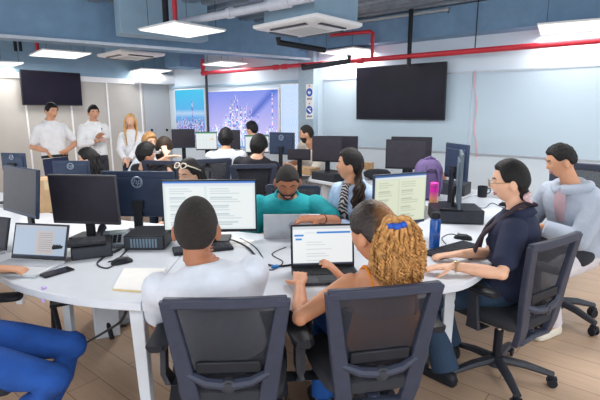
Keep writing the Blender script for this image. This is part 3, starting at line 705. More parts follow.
def pc(label, c, rz, w, d, h, vents=True, group='small desktop computers'):
    root = thing('desktop_computer', label, 'computer', c, rz, group)
    b = B(); b.box((0, 0, h / 2), (w, d, h)); b.build('case', M_black, root, bevel=.005)
    b = B(); b.box((0, -d / 2 - .003, h / 2), (w - .012, .008, h - .012)); b.build('front_panel', M_char, root, bevel=.003)
    if vents:
        b = B()
        for k_ in range(9): b.box((-w * .3 + k_ * w * .075, -d / 2 - .0075, h * .5), (w * .045, .003, h * .62))
        b.build('vent_grille', mat('vent_blue_grey', (.16, .24, .32), .4), root)
    return root
p = at_z(461, 224, T); pc('long black desktop computer under the edge-on monitor, near the blue bottle', (p.x, p.y + .15, T), -.12, .37, .30, .105, False)
p = at_z(144, 250, T); pc('black desktop computer with a pale vented front, beneath the badge monitor', (p.x, p.y + .13, T), .02, .25, .26, .09)
p = at_z(85, 258, T); pc('low black computer box under the keyboard on the left worktop', (p.x, p.y + .10, T), .42, .22, .24, .075, False)
p = at_z(333, 182, T); pc('black desktop computer on the middle row, in front of the denim-jacket woman’s face', (p.x, p.y + .2, T), -.85, .40, .32, .10, False)
p = at_z(470, 197, T)
pc('black office box between the brown bag and the black cup', (p.x - .12, p.y + .22, T), -.6, .34, .26, .12, False)

def keyboard(label, c, rz, w=.43, d=.135):
    root = thing('keyboard', label, 'keyboard', c, rz, 'black keyboards')
    b = B(); b.box((0, 0, .009), (w, d, .016)); b.build('case', M_black, root, bevel=.004)
    b = B()
    for r_ in range(5):
        for k_ in range(18): b.box((-w * .46 + w * .054 * k_, d * .36 - r_ * d * .18, .0195), (w * .045, d * .14, .006))
    b.build('keys', M_char, root); return root
keyboard('black keyboard under the hands of the navy-shirted woman', at_z(452, 251, T), face_rz(-.66, .75) - .1, .40)
keyboard('black keyboard half hidden by the head of the man in the white shirt', at_z(203, 250, T), .35, .36)
p = at_z(80, 244, T + .078); keyboard('black keyboard lying on the low computer box', (p.x, p.y, T + .078), .42, .28)
p = at_z(385, 228, T); 
def mouse(label, c, rz, k=1.0):
    root = thing('mouse', label, 'computer mouse', c, rz, 'computer mice')
    b = B(); b.loft([[V((hw * math.cos(q), y, max(0.001, .002 + hz * math.sin(q)))) for q in [i * 2 * PI / 20 for i in range(20)]] for y, hw, hz in ((-.058, .012, .008), (-.05, .024, .022), (-.02, .032, .034), (.02, .031, .032), (.045, .026, .022), (.058, .014, .010))]); b.build('shell', M_black, root)
    b = B(); b.cyl((-.004, .03, .031), (.004, .03, .031), .009, n=12); b.build('scroll_wheel', M_grey, root); return root
mouse('dark mouse on the left worktop, among its own loops of cable', at_z(122, 263, T), -.9)
mouse('dark mouse beside the black keyboard of the navy-shirted woman', at_z(463, 239, T), 1.0)
mouse('dark mouse by the right hip of the edge-on monitor, near the black cup', at_z(505, 206, T), .5)

# desk telephone
c = at_z(109, 247, T); root = thing('desk_telephone', 'grey desk telephone with keypad, beside the blank grey monitor', 'telephone', (c.x, c.y + .06, T), .3)
b = B(); b.loft([[V((x, y, z)) for y, z in ((-.10, .0), (.10, .0), (.10, .07), (-.10, .025))] for x in (-.10, .10)]); b.build('body', mat('phone_grey', (.20, .24, .29), .4), root, bevel=.006)
b = B(); b.tube([(-.065, -.10, .055), (-.068, -.07, .075), (-.068, .05, .098), (-.065, .095, .092)], [.024, .02, .018, .026], 10); b.build('handset', M_black, root)
b = B()
for i in range(4):
    for j in range(3): b.box((-.01 + j * .028, -.07 + i * .026, .034 + .026 * .225 * i + .002), (.02, .016, .008))
b.build('keypad', M_black, root)
b = B(); b.box((.03, .065, .064), (.10, .045, .006), Matrix.Rotation(.22, 3, 'X')); b.build('display', mat('lcd_grey', (.30, .36, .36), .3), root)

# mobile phone, papers
c = at_z(57, 273, T); root = thing('smartphone', 'dark smartphone lying on the worktop edge beside the silver laptop', 'phone', c, -.62)
b = B(); b.box((0, 0, .005), (.075, .155, .009)); b.build('case', M_black, root, bevel=.004)
b = B(); b.box((0, 0, .0098), (.068, .145, .001)); b.build('screen', M_tv, root)
P = [at_z(x, y, T) for x, y in ((113, 290), (124, 270), (166, 270), (156, 293))]; c = sum(P, V()) / 4
root = thing('notebook', 'open white notebook with a yellowed edge on the worktop beside the white shirt', 'notebook', c)
b = B(); b.prism([tuple((q - c).xy) for q in P], 0.0, .012); b.build('pages', [M_paper], root, bevel=.002)
b = B(); e0, e1 = P[0] - c, P[3] - c; b.prism([tuple((e0 + V((.0, -.006, 0))).xy), tuple((e1 + V((0, -.006, 0))).xy), tuple((e1 + V((0, .02, 0))).xy), tuple((e0 + V((0, .02, 0))).xy)], -.0, .0065); b.build('cover_edge', mat('yellowed_paper', (.72, .55, .25), .7), root)
def paper(label, px, py, w, d, rz, z=T, group='loose papers'):
    c = at_z(px, py, z); b = B(); b.box((0, 0, .0015), (w, d, .003)); o = b.build('paper_sheet', M_paper, None, loc=c, rz=rz); tag(o, label, 'paper', group)
paper('loose white paper in front of the man in teal, beside his silver laptop', 330, 224, .21, .24, .2)
paper('loose white paper behind the head of the man in the white shirt', 236, 243, .2, .16, -.2)
paper('loose white paper on the right worktop behind the navy-shirted woman', 520, 222, .21, .29, -.9)

def cable(label, pts, r=.004, m=M_black, z=T, lift=None, group='cables on the worktops'):
    Q = [at_z(x, y, z + r) for x, y in pts]; Q = [V(q) for q in smooth_curve([tuple(q) for q in Q], 5)]
    if lift:
        n = len(Q)
        for i, q in enumerate(Q): q.z += lift * math.sin(PI * i / (n - 1))
    o0 = Q[0].copy(); b = B(); b.tube([q - o0 for q in Q], r, 6); o = b.build('cable', m, None, loc=o0); return tag(o, label, 'cable', group)
cable('mouse cable looping over the left worktop to the badge monitor', [(120, 260), (108, 268), (97, 264), (105, 256), (118, 251), (127, 243), (133, 240)])
cable('black cable lying across the desk telephone side of the left worktop', [(98, 262), (112, 252), (128, 247), (119, 258), (108, 262)])
cable('thick black cable curving round the right of the white shirt monitor', [(218, 240), (232, 240), (247, 247), (256, 256), (266, 264), (280, 266), (296, 264)], .006)
cable('thin black cable tangle behind the shoulder of the man in the white shirt', [(240, 238), (254, 246), (262, 256), (270, 270), (283, 262), (272, 254), (286, 247)], .003)
cable('black charger cable from the curly-haired woman’s laptop to the worktop edge', [(312, 281), (304, 284), (299, 290), (301, 297)], .004)
cable('black mouse cable behind the blue bottle', [(460, 236), (450, 234), (442, 238), (446, 244)], .003)
cable('thin black cable near the black cup', [(470, 205), (484, 208), (492, 203), (505, 208), (512, 203)], .003)
b = B(); c = at_z(275, 268, T); b.box((0, 0, .008), (.04, .02, .016)); tag(b.build('network_plug', mat('bright_blue_plastic', (.02, .22, .62), .4), None, loc=c, rz=.5, bevel=.003), 'small bright blue plug among the cables by the white shirt', 'plug')

# bottles and cup
def bottle(label, px, py, prof, m, cap, rz=0, name='water_bottle', extra=None, z=T):
    c = at_z(px, py, z); root = thing(name, label, 'bottle', c, rz)
    b = B(); b.lathe(prof); b.build('body', m, root)
    cb = B(); cb.lathe(cap[0]); cb.build('cap', cap[1], root, bevel=.002); return root
M_bb = mat('blue_bottle', (.012, .10, .42), .18, var=.15, coat=.4)
bottle('blue water bottle with a dark cap, beside the green monitor', 434, 248, [(.0, 0), (.030, .002), (.033, .012), (.033, .175), (.028, .188), (.024, .192)], M_bb, ([(.026, .190), (.030, .194), (.030, .222), (.022, .232), (.0, .233)], M_black))
m = bpy.data.materials.new('pink_orange_gradient'); m.use_nodes = True; nt = m.node_tree; bs = nt.nodes['Principled BSDF']; bs.inputs['Roughness'].default_value = .3
tc = nt.nodes.new('ShaderNodeTexCoord'); sx = nt.nodes.new('ShaderNodeSeparateXYZ'); rp = nt.nodes.new('ShaderNodeValToRGB')
nt.links.new(tc.outputs['Generated'], sx.inputs[0]); nt.links.new(sx.outputs['Z'], rp.inputs['Fac']); nt.links.new(rp.outputs['Color'], bs.inputs['Base Color'])
rp.color_ramp.elements[0].color = lin((250, 190, 110)) + (1,); rp.color_ramp.elements[1].color = lin((225, 30, 175)) + (1,); rp.color_ramp.elements[1].position = .85; rp.color_ramp.elements[0].position = .35
c0 = at_z(433.5, 210, T)
bottle('slim bottle fading from orange to pink, under the purple backpack', 433, 211, [(0, 0), (.034, .002), (.036, .01), (.036, .20), (.034, .21)], m, ([(.034, .21), (.036, .212), (.036, .245), (.03, .25), (0, .25)], mat('pink_lid', (.75, .05, .42), .35)))
c = at_z(482, 197, T); root = thing('black_cup', 'black round cup beside the monitors at the right', 'cup', c)
b = B(); b.lathe([(0, 0), (.04, 0), (.045, .005), (.048, .11), (.044, .11), (.040, .012), (0, .012)]); b.build('body', M_black, root)
b = B(); b.tube([(.047, 0, .09), (.075, 0, .085), (.078, 0, .05), (.046, 0, .03)], .006, 8); b.build('handle', M_black, root)

# bags and boxes
def blob(name, label, cat, c, r, m, parts=(), rz=0, power=.6):
    root = thing(name, label, cat, c, rz)
    b = B(); b.ball((0, 0, r[2]), 1.0, sub=4)
    for v in b.bm.verts:
        d = (v.co - V((0, 0, r[2])));
        d = V([math.copysign(abs(q) ** power, q) for q in d]); k_ = 1 + .05 * noise.noise(d * 3.0)
        v.co = V((d.x * r[0] * k_, d.y * r[1] * k_, r[2] + d.z * r[2] * k_))
    b.build('body', m, root); return root
p = at_y(428, 177, 4.3); M_pur = mat('purple_nylon', (.14, .095, .24), .7, bump=.3, bscale=40)
zb = T
root = blob('backpack', 'purple backpack standing on the desk behind the green monitor', 'backpack', (p.x, p.y, zb), (.135, .09, .20), M_pur, power=.7)
b = B(); b.tube([(-.05, -.02, .35), (-.045, -.03, .40), (0, -.035, .42), (.045, -.03, .40), (.05, -.02, .35)], .012, 8); b.build('grab_loop', M_pur, root)
for sg in (-1, 1):
    b = B(); b.tube([(sg * .05, -.06, .35), (sg * .07, -.115, .28), (sg * .08, -.12, .17), (sg * .085, -.085, .05)], .02, 8, flat=.45); b.build('shoulder_strap', mat('dark_purple_strap', (.09, .06, .17), .7), root)
b = B(); b.tube([(-.10, -.072, .22), (-.09, -.09, .28), (0, -.10, .31), (.09, -.09, .28), (.10, -.072, .22)], .006, 6); b.build('zip', M_char, root)
desk([tuple(q) for q in ((1.02, 4.12), (1.10, 4.62), (1.70, 5.10), (2.1, 4.75), (1.72, 4.52), (1.28, 3.98))], 'white desk under the purple backpack, joining the worktop to the middle row', [(1.2, 4.4, 0, 0), (1.7, 4.8, 0, 0)])
p = at_z(440, 186, T); blob('bag', 'brown leather bag on the desk beside the purple backpack', 'bag', (p.x, p.y + .12, T), (.10, .07, .075), mat('brown_leather', (.30, .13, .06), .5, bump=.2))
p = at_z(379, 181, T); blob('bag', 'black soft bag lying on the middle desk behind the denim-jacket woman', 'bag', (p.x, p.y + .15, T), (.17, .12, .065), M_seat, power=.8)
def carton(label, c, s, rz, group=None):
    root = thing('cardboard_box', label, 'box', c, rz, group)
    b = B(); b.box((0, 0, s[2] / 2), s); b.build('carton', M_card, root, bevel=.004)
    b = B(); b.box((0, 0, s[2] + .0012), (s[0], .05, .0025)); b.box((0, -s[1] / 2 - .001, s[2] * .85), (.05, .002, s[2] * .3)); b.build('tape', mat('parcel_tape', (.60, .44, .26), .35), root); return root
p = at_z(44, 214, T); carton('tall brown cardboard box between the tilted dark monitor and the blank grey one', (p.x, p.y + .18, T), (.24, .26, .28), .2)
p = at_z(308, 176, T); carton('low cardboard box on the middle desk behind the man in teal', (p.x, p.y + .22, T), (.30, .2, .09), -.8)
p = at_z(294, 172, T)
p = at_z(379, 172, T); carton('small tan box on the middle desk beside the black soft bag', (p.x - .12, p.y + .32, T), (.16, .12, .10), -.6)
p = at_z(505, 385, 0)
# under the left worktop
p = at_z(98, 336, 0); root = thing('tower_computer', 'grey tower computer standing on the floor under the left worktop', 'computer', (p.x, p.y + .15, 0), .45)
b = B(); b.box((0, 0, .20), (.17, .38, .40)); b.build('case', mat('tower_grey', (.38, .42, .48), .45), root, bevel=.006)
b = B(); b.box((0, -.192, .20), (.16, .01, .39)); b.build('front_panel', M_edge, root, bevel=.004)
p = at_z(120, 333, 0); carton('open brown box lying on the floor under the left worktop', (p.x + .02, p.y + .32, 0), (.30, .22, .16), .35)
p = at_z(112, 332, 0)
blob('cloth_bag', 'crumpled grey cloth bag on the floor beside the tower computer', 'bag', (p.x - .02, p.y + .12, 0), (.13, .08, .05), mat('grey_cloth', (.25, .27, .31), .9, bump=.5, bscale=25), power=.9)
p = at_z(64, 342, 0); root = thing('foot_frame', 'black metal footrest frame under the left worktop', 'footrest', (p.x, p.y, 0), .5)
b = B(); b.tube([(0, -.12, .0), (-.04, 0, .30), (-.06, .14, .0)], .016, 8); b.tube([(.30, -.12, 0), (.26, 0, .30), (.24, .14, 0)], .016, 8); b.build('legs', M_black, root)
b = B(); b.box((.11, 0, .30), (.34, .14, .02)); b.build('foot_plate', M_black, root, bevel=.004)
cq = [at_z(128, 303, .68), at_z(122, 320, .45), at_z(108, 330, .3), at_z(82, 345, .02), at_z(70, 352, .01)]
b = B(); b.tube([q - cq[0] for q in [V(t_) for t_ in smooth_curve([tuple(q) for q in cq], 5)]], .008, 8); tag(b.build('cable', M_black, None, loc=cq[0]), 'black power cable drooping from under the left worktop to the floor', 'cable', 'cables under the worktop')
b = B(); c = at_z(45, 288, T); b.tube([(0, -.01, .004), (.004, -.03, .0), (.0, -.034, -.03), (.008, -.036, -.06)], .008, 6, flat=.25); b.ball((0, -.008, .006), (.014, .01, .006), sub=2); tag(b.build('ribbon', mat('lilac_ribbon', (.50, .38, .72), .6), None, loc=c), 'small lilac ribbon hanging over the front edge of the left worktop', 'ribbon')
# ================================================================== PEOPLE
def skin(name, rgb): return mat('skin_' + name, lin(rgb), .5, var=.05, scale=25, bump=.06, bscale=120, spec=.35)
SK = {'brown': skin('brown', (168, 112, 84)), 'tan': skin('tan', (208, 154, 122)), 'light': skin('light', (228, 180, 152)), 'warm': skin('warm', (206, 146, 112))}
M_hair = mat('black_hair', (.010, .009, .010), .55, spec=.25, var=.3, scale=60, bump=.5, bscale=140)
M_hairb = mat('dark_brown_hair', (.030, .017, .012), .55, spec=.25, var=.35, scale=60, bump=.5, bscale=140)
M_short = mat('cropped_hair', (.022, .017, .016), .8, var=.3, scale=90, bump=.8, bscale=260)
M_blond = mat('blonde_hair', (.62, .36, .12), .45, var=.25, scale=50, bump=.5, bscale=120)
M_ging = mat('ginger_curls', (.56, .29, .10), .6, spec=.3, var=.45, scale=45, bump=.5, bscale=120)
M_eyew = mat('eye_white', (.75, .74, .72), .25); M_iris = mat('dark_iris', (.02, .012, .01), .2)
M_lips = mat('lips', (.42, .17, .15), .45)
def fabric(n, rgb, bump=.25, rough=.85, var=.06): return mat(n, lin(rgb), rough, var=var, scale=14, bump=bump, bscale=26)

def head_pt(d, sx=1.0):
    """unit direction -> point of the head surface (x right, y forward, z up), metres"""
    x, y, z = d
    px, py, pz = x * .0745, y * .096, z * .118
    k = max(0.0, -z - .05) / .95
    px *= 1 - (.36 - .16 * sm(.1, .7, -y)) * k ** 1.3
    if y < 0: py *= 1 - .42 * k ** 1.1
    else:
        py *= 1 - .10 * k
        py = py * (1 - .10 * max(0, y) ** 4)
    if y > 0:
        def g(cx, cz, sx_, sz_): return math.exp(-((x - cx) / sx_) ** 2 - ((z - cz) / sz_) ** 2)
        f = y ** .5
        t = min(1, max(0, (.08 - z) / .36))                      # nose grows from bridge to tip
        nz = math.exp(-(x / .13) ** 2) * (t if z > -.28 else max(0, 1 - (-.28 - z) / .09)) * .026
        py += f * (nz - .011 * (g(.40, .03, .2, .14) + g(-.40, .03, .2, .14)) + .004 * math.exp(-(x / .55) ** 2 - ((z - .2) / .10) ** 2)
                   + .007 * g(0, -.53, .26, .10) + .007 * g(0, -.86, .22, .13) + .004 * (g(.5, -.25, .2, .18) + g(-.5, -.25, .2, .18)))
    return V((px * sx, py, pz))
def fy(x, z):
    k = max(0.0, -z / .118 - .05) / .95; dx = x / (.0745 * (1 - .36 * k ** 1.3)); dz = z / .118; return head_pt((dx, math.sqrt(max(0, 1 - dx * dx - dz * dz)), dz)).y
def sph(sub=4):
    bm = bmesh.new(); bmesh.ops.create_icosphere(bm, subdivisions=sub, radius=1.0)
    bm.verts.ensure_lookup_table(); D = [v.co.normalized() for v in bm.verts]; F = [[v.index for v in f.verts] for f in bm.faces]; bm.free(); return D, F
SPH = {3: sph(3), 4: sph(4), 5: sph(5)}
def sm(a, b_, x):
    t = min(1, max(0, (x - a) / (b_ - a))); return t * t * (3 - 2 * t)
def shell(b, fn, sub=5):
    D, F = SPH[sub]; vs = [b.bm.verts.new(fn(d)) for d in D]
    for f in F: b._f([vs[i] for i in f])

def ik(a, t, l1, l2, pole):
    d = t - a; L = min(d.length, .998 * (l1 + l2)); L = max(L, abs(l1 - l2) + .02); n = d.normalized(); x = (l1 * l1 - l2 * l2 + L * L) / (2 * L)
    h = math.sqrt(max(l1 * l1 - x * x, 0)); pp = pole - n * pole.dot(n)
    if pp.length < 1e-5: pp = n.orthogonal()
    return a + n * x + pp.normalized() * h, a + n * L

def voxel_mesh(b, vox, smooth=3):
    """one continuous surface from everything in the builder"""
    bmesh.ops.recalc_face_normals(b.bm, faces=b.bm.faces)
    me = bpy.data.meshes.new('tmp'); b.bm.to_mesh(me); b.bm.free(); o = bpy.data.objects.new('tmp', me); COL.objects.link(o)
    r = o.modifiers.new('r', 'REMESH'); r.mode = 'VOXEL'; r.voxel_size = vox; r.use_smooth_shade = True
    s = o.modifiers.new('s', 'SMOOTH'); s.factor = .5; s.iterations = smooth
    dg = bpy.context.evaluated_depsgraph_get(); m2 = bpy.data.meshes.new_from_object(o.evaluated_get(dg)); bpy.data.objects.remove(o); bpy.data.meshes.remove(me); return m2
def link_mesh(name, me, m, parent):
    me.name = name; me.materials.clear()
    for q in (m if isinstance(m, (list, tuple)) else [m]): me.materials.append(q)
    for p in me.polygons: p.use_smooth = True; p.material_index = 0
    o = bpy.data.objects.new(name, me); COL.objects.link(o); o.parent = parent; return o

def hand(b, wr, d, n, s, curl, left, spread=.10):
    """wr wrist, d fingers' direction, n palm normal (towards the palm side); left flips the thumb"""
    d = d.normalized(); n = (n - d * n.dot(d)).normalized(); x = d.cross(n) * (1 if left else -1)    # x towards the thumb side
    K = s
    b.loft([[wr + d * y * K + (x * math.cos(q) * hw + n * math.sin(q) * hz) * K for q in [i * 2 * PI / 14 for i in range(14)]] for y, hw, hz in ((-.03, .024, .02), (0, .027, .019), (.03, .037, .017), (.07, .042, .014), (.095, .039, .011))])
    for i, (off, ln) in enumerate(((.028, .070), (.0095, .079), (-.0095, .073), (-.028, .057))):
        p = wr + (d * .088 + x * off) * K; a = math.atan2(off, .088) * spread * 4; dd = (d * math.cos(a) + x * math.sin(a)).normalized()
        pts = [p - dd * .02 * K, p]; cur = curl * (.75 + .12 * i); ang = cur * .35
        for seg, fr in enumerate((.46, .31, .23)):
            t = dd * math.cos(ang) + n * math.sin(ang); p = p + t * ln * fr * K; pts.append(p); ang += cur
        b.chain(pts, [.0095 * K, .0092 * K, .0085 * K, .0078 * K, .0065 * K], 10)
    p = wr + (d * .015 + x * .026) * K; t = (d * .62 + x * .70 + n * .30).normalized(); p1 = p + t * .045 * K; t2 = (d * .88 + x * .25 + n * .38).normalized(); p2 = p1 + t2 * .034 * K; p3 = p2 + (t2 + n * .3 * curl).normalized() * .026 * K
    b.chain([p - t * .015 * K, p1, p2, p3], [.015 * K, .0125 * K, .010 * K, .008 * K], 10)

def person(label, head, hyaw, hpitch, pel, yaw, spec):
    """head: centre (world); pel: hip centre (world); angles in degrees, 0 faces +Y, positive turns left"""
    g = spec.get; s = g('s', 1.0); fem = g('fem', False); vox = g('vox', .006); base = V((pel[0], pel[1], 0))
    root = thing('person', label, 'person', base, 0, g('group'))
    head = V(head) - base; pel = V(pel) - base
    ya = math.radians(yaw); F = V((-math.sin(ya), math.cos(ya), 0)); R = V((math.cos(ya), math.sin(ya), 0)); UP = V((0, 0, 1))
    HM = (Matrix.Rotation(math.radians(hyaw), 3, 'Z') @ Matrix.Rotation(math.radians(hpitch), 3, 'X') @ Matrix.Rotation(math.radians(g('hroll', 0)), 3, 'Y'))
    H = lambda p: head + HM @ (V(p) * s * g('hs', 1.0))
    nb = H((0, -.035, -.168)) if 'nb' not in spec else V(spec['nb']) - base   # neck base
    if g('nbo'): nb = nb + V(g('nbo'))
    mid = (pel + nb) / 2 + F * g('bow', -.03) * s
    def spine(t): return pel * (1 - t) ** 2 + mid * 2 * t * (1 - t) + nb * t * t if t >= 0 else pel + (pel - mid).normalized() * (-t) * .5 * s
    def tang(t): return (spine(min(t + .02, 1.0)) - spine(max(t - .02, 0.0))).normalized()
    # shoulders can be turned apart from the hips
    sy = math.radians(g('sh_yaw', yaw)); R2 = V((math.cos(sy), math.sin(sy), g('sh_tilt', 0.0))).normalized()
    PR = ([(-.14, .10, .085), (-.04, .165, .115), (.08, .175, .122), (.25, .150, .108), (.42, .135, .098), (.58, .148, .112), (.72, .158, .118), (.81, .158, .104), (.875, .142, .092), (.925, .108, .074), (.965, .072, .062), (1.0, .054, .056)] if fem else
          [(-.14, .10, .085), (-.04, .165, .110), (.08, .168, .115), (.25, .160, .112), (.42, .160, .112), (.58, .172, .122), (.72, .182, .126), (.81, .182, .114), (.875, .166, .100), (.925, .130, .082), (.965, .088, .070), (1.0, .064, .062)])
    wk = g('wide', 1.0)
    def torso(b, o=0.0, t0=-9, t1=9, n=28):
        rings = []
        for t, hw, hd in PR:
            if t < t0 or t > t1: continue
            c = spine(t); T_ = tang(max(0, t)); w_ = sm(.2, .8, t); r = (R * (1 - w_) + R2 * w_); r = (r - T_ * r.dot(T_)).normalized(); f = T_.cross(r)
            q = []
            for i in range(n):
                a = i * 2 * PI / n; ca, sa = math.cos(a), math.sin(a)
                ex = hd + o
                if fem and .5 < t < .8 and sa > 0: ex += .028 * math.exp(-((abs(ca) - .5) / .3) ** 2) * math.exp(-((t - .64) / .09) ** 2)
                q.append(c + (r * math.copysign(abs(ca) ** .85, ca) * (hw * wk + o) + f * math.copysign(abs(sa) ** .9, sa) * ex) * s)
            rings.append(q)
        b.loft(rings)
    sw = (.150 if fem else .176) * s * wk
    c8 = spine(.815); T8 = tang(.815); r8 = (R2 - T8 * R2.dot(T8)).normalized()
    SH = {-1: c8 - r8 * sw, 1: c8 + r8 * sw}
    for sd, kk in ((-1, 'shL'), (1, 'shR')):
        if g(kk): SH[sd] = SH[sd] + V(g(kk))
    lu, lf = (.275 * s, .245 * s) if fem else (.295 * s, .26 * s)
    if g('arm'): lu *= g('arm'); lf *= g('arm')
    ak = .86 if fem else 1.0
    arms = {}
    for sd, key in ((-1, 'L'), (1, 'R')):
        hd = g('hand' + key)
        if hd is None: tgt = spine(0.0) + R * sd * .24 * s + F * .30 * s + UP * .12 * s
        else: tgt = V(hd) - base
        pole = V(g('pole' + key)) if g('pole' + key) else (-UP * .8 - F * .25 + R * sd * .55)
        el, wr = ik(SH[sd], tgt, lu, lf, pole); arms[sd] = (SH[sd], el, wr)
    def arm(b, sd, o=0.0, t_end=2.0):
        a, e, w_ = arms[sd]; pts = [a, a.lerp(e, .35), a.lerp(e, .7), e, e.lerp(w_, .3), e.lerp(w_, .7), w_]; rs = [.052, .050, .045, .040, .042, .034, .026]
        par = [0, .35, .7, 1, 1.3, 1.7, 2.0]; P_, R_ = [], []
        for i, t in enumerate(par):
            if t <= t_end + 1e-6: P_.append(pts[i]); R_.append((rs[i] * ak + o) * s)
            else:
                f = (t_end - par[i - 1]) / (t - par[i - 1])
                if f > .02: P_.append(pts[i - 1].lerp(pts[i], f)); R_.append((rs[i - 1] + (rs[i] - rs[i - 1]) * f) * ak * s + o * s)
                break
        b.ball(P_[0], R_[0], sub=2)
        for i in range(1, len(P_) - 1): b.ball(P_[i], R_[i], sub=2)
        b.tube(P_, R_, 16)
    # legs
    legs = {}; HIP = {sd: pel + R * sd * .088 * s for sd in (-1, 1)}
    for sd, key in ((-1, 'L'), (1, 'R')):
        ft = g('foot' + key)
        if ft is None: ft = (HIP[sd] + F * .44 * s + R * sd * .03) if g('sit', True) else HIP[sd] + R * sd * .03
        else: ft = V(ft) - base
        ank = V((ft.x, ft.y, .085 * s)); kp = V(g('knee' + key)) if g('knee' + key) else (F + UP * .9 if g('sit', True) else F)
        kn, ank = ik(HIP[sd], ank, .42 * s, .41 * s, kp); legs[sd] = (HIP[sd], kn, ank)
    def leg(b, sd, o=0.0, t_end=2.0, flare=0.0):
        a, k, n_ = legs[sd]; pts = [a, a.lerp(k, .5), k, k.lerp(n_, .35), k.lerp(n_, .75), n_]; rs = [.088, .074, .056, .054, .042, .036]
        for i in range(5):
            if i == 4 and t_end < 2: break
            b.ball(pts[i], (rs[i] + o) * s, sub=2)
        b.tube(pts, [(r + o + flare * max(0, i - 2) * .01) * s for i, r in enumerate(rs)], 16)
    fd = {sd: (V(g('toe' + key)) if g('toe' + key) else F) for sd, key in ((-1, 'L'), (1, 'R'))}
    # ---- body: one continuous surface
    b = B(); torso(b)
    for sd in (-1, 1):
        arm(b, sd)
        leg(b, sd); b.tube([legs[sd][2], V((legs[sd][2].x, legs[sd][2].y, .05 * s)) + fd[sd] * .10 * s], [.036 * s, .03 * s], 10)
        e, w_ = arms[sd][1], arms[sd][2]; key = 'L' if sd < 0 else 'R'
        hdv = V(g('hdir' + key)) if g('hdir' + key) else (w_ - e).normalized(); pn = V(g('palm' + key)) if g('palm' + key) else -UP
        hand(b, w_ + hdv.normalized() * .005 * s, hdv, pn, s * (.90 if fem else 1.0), g('curl' + key, g('curl', .35)), sd < 0)
    b.tube([spine(.93), nb, H((0, -.022, -.10)), H((0, -.015, -.03))], [.062 * s * ak, .058 * s * ak, .054 * s * ak, .05 * s * ak], 18)
    shell(b, lambda d: H(head_pt(d)), 5 if vox < .008 else 4)
    for sd in (-1, 1):
        er = HM @ Matrix.Rotation(sd * -.35, 3, 'Z')
        b.ball(H((sd * .080, -.012, -.014)), (.012 * s, .022 * s, .035 * s), er)
    body = link_mesh('body', voxel_mesh(b, vox, 3), SK[g('skin', 'tan')], root)
    # ---- clothes
    ov = max(.008, vox * 1.15)
    top = g('top')
    if top:
        nm, m_, sl, t1 = top; b = B(); o = g('loose', .016); torso(b, o, t0=g('hem', -.05), t1=1.01 if t1 is None else t1)
        if sl:
            for sd in (-1, 1): arm(b, sd, o + g('sleeve', .004), sl)
        sh = link_mesh(nm, voxel_mesh(b, ov, 4), m_, root)
        if g('collar'):
            b = B(); cc = nb - (nb - spine(.9)).normalized() * .012 * s; Tn = (H((0, -.02, -.09)) - spine(.93)).normalized(); r = (R2 - Tn * R2.dot(Tn)).normalized(); f = Tn.cross(r); n = 26; rings = []
            for rr, hh in ((.088, -.030), (.081, .008), (.077, .022), (.084, .015), (.100, -.024)):
                rings.append([cc + (r * math.cos(q) * rr + f * (math.sin(q) * rr * (1.0) - .004)) * s + Tn * (hh - (.022 * max(0, math.sin(q)) ** 3)) * s for q in [.0 + PI / 2 + .32 + i * (2 * PI - .64) / (n - 1) for i in range(n)]])
            rows = [[b.bm.verts.new(p) for p in q] for q in rings]
            for u_, v_ in zip(rows, rows[1:]):
                for i in range(n - 1): b._f([u_[i], u_[i + 1], v_[i + 1], v_[i]])
            co = b.build('collar', g('collar'), sh, angle=80); so = co.modifiers.new('s', 'SOLIDIFY'); so.thickness = .003
    if g('pants'):
        b = B(); torso(b, .010, t1=g('waist', .12))
        for sd in (-1, 1): leg(b, sd, .012, flare=g('flare', .3))
        link_mesh('trousers', voxel_mesh(b, ov, 3), g('pants'), root)
    if g('belt'):
        c = spine(.13); T_ = tang(.13); f = T_.cross(R).normalized(); b = B()
        b.loft([[c + T_ * z * s + (R * math.cos(q) * (.178 * wk + .012) + f * math.sin(q) * .134) * s for q in [i * 2 * PI / 32 for i in range(32)]] for z in (-.02, .02)]); b.build('belt', M_seat, root)
    for sd in (-1, 1):
        b = B(); an = legs[sd][2]; d = fd[sd].normalized(); sdv = V((d.y, -d.x, 0)); z0 = an.z - .085 * s
        rings = []
        for y, hw, h in ((-.075, .022, .05), (-.06, .034, .085), (0, .037, .10), (.06, .042, .07), (.13, .047, .055), (.175, .040, .045), (.195, .02, .03)):
            rings.append([V((an.x, an.y, z0)) + (d * y + sdv * hw * math.cos(q)) * s + UP * (max(0.0, h * (.5 + .5 * math.sin(q))) * s if math.sin(q) > -.3 else 0.0) + UP * .004 for q in [i * 2 * PI / 16 for i in range(16)]])
        b.loft(rings); b.build('shoe', g('shoe', M_black), root, sub=1, angle=180)
    # ---- face
    if g('face', True):
        ey = fy(.0295, .0035) - .0062
        for sd in (-1, 1):
            b = B(); b.ball(H((sd * .0295, ey, .0035)), .0118 * s, sub=2); b.mi = 1; b.ball(H((sd * .0295, ey + .0098, .0025)), (.0055 * s, .0035 * s, .0055 * s), HM, sub=2); b.build('eye', [M_eyew, M_iris], root)
            b = B(); b.tube([H((sd * .014, fy(.014, .0215), .0215)), H((sd * .028, fy(.028, .0275), .0275)), H((sd * .045, fy(.045, .022), .022))], [.003 * s, .0035 * s, .002 * s], 8); b.build('eyebrow', g('brow', M_hair), root)
        b = B(); lo = g('lid', .005)
        b.bm.free()
        for sd in (-1, 1): b = B(); b.ball(H((sd * .0295, ey + (.0004 if lo > .002 else .001), .0035 + lo)), (.0130 * s, .0130 * s, .0128 * s), HM, sub=2); b.build('eyelid', SK[g('skin', 'tan')], root, angle=180)
        b = B(); yl = fy(.0, -.062) + .0015
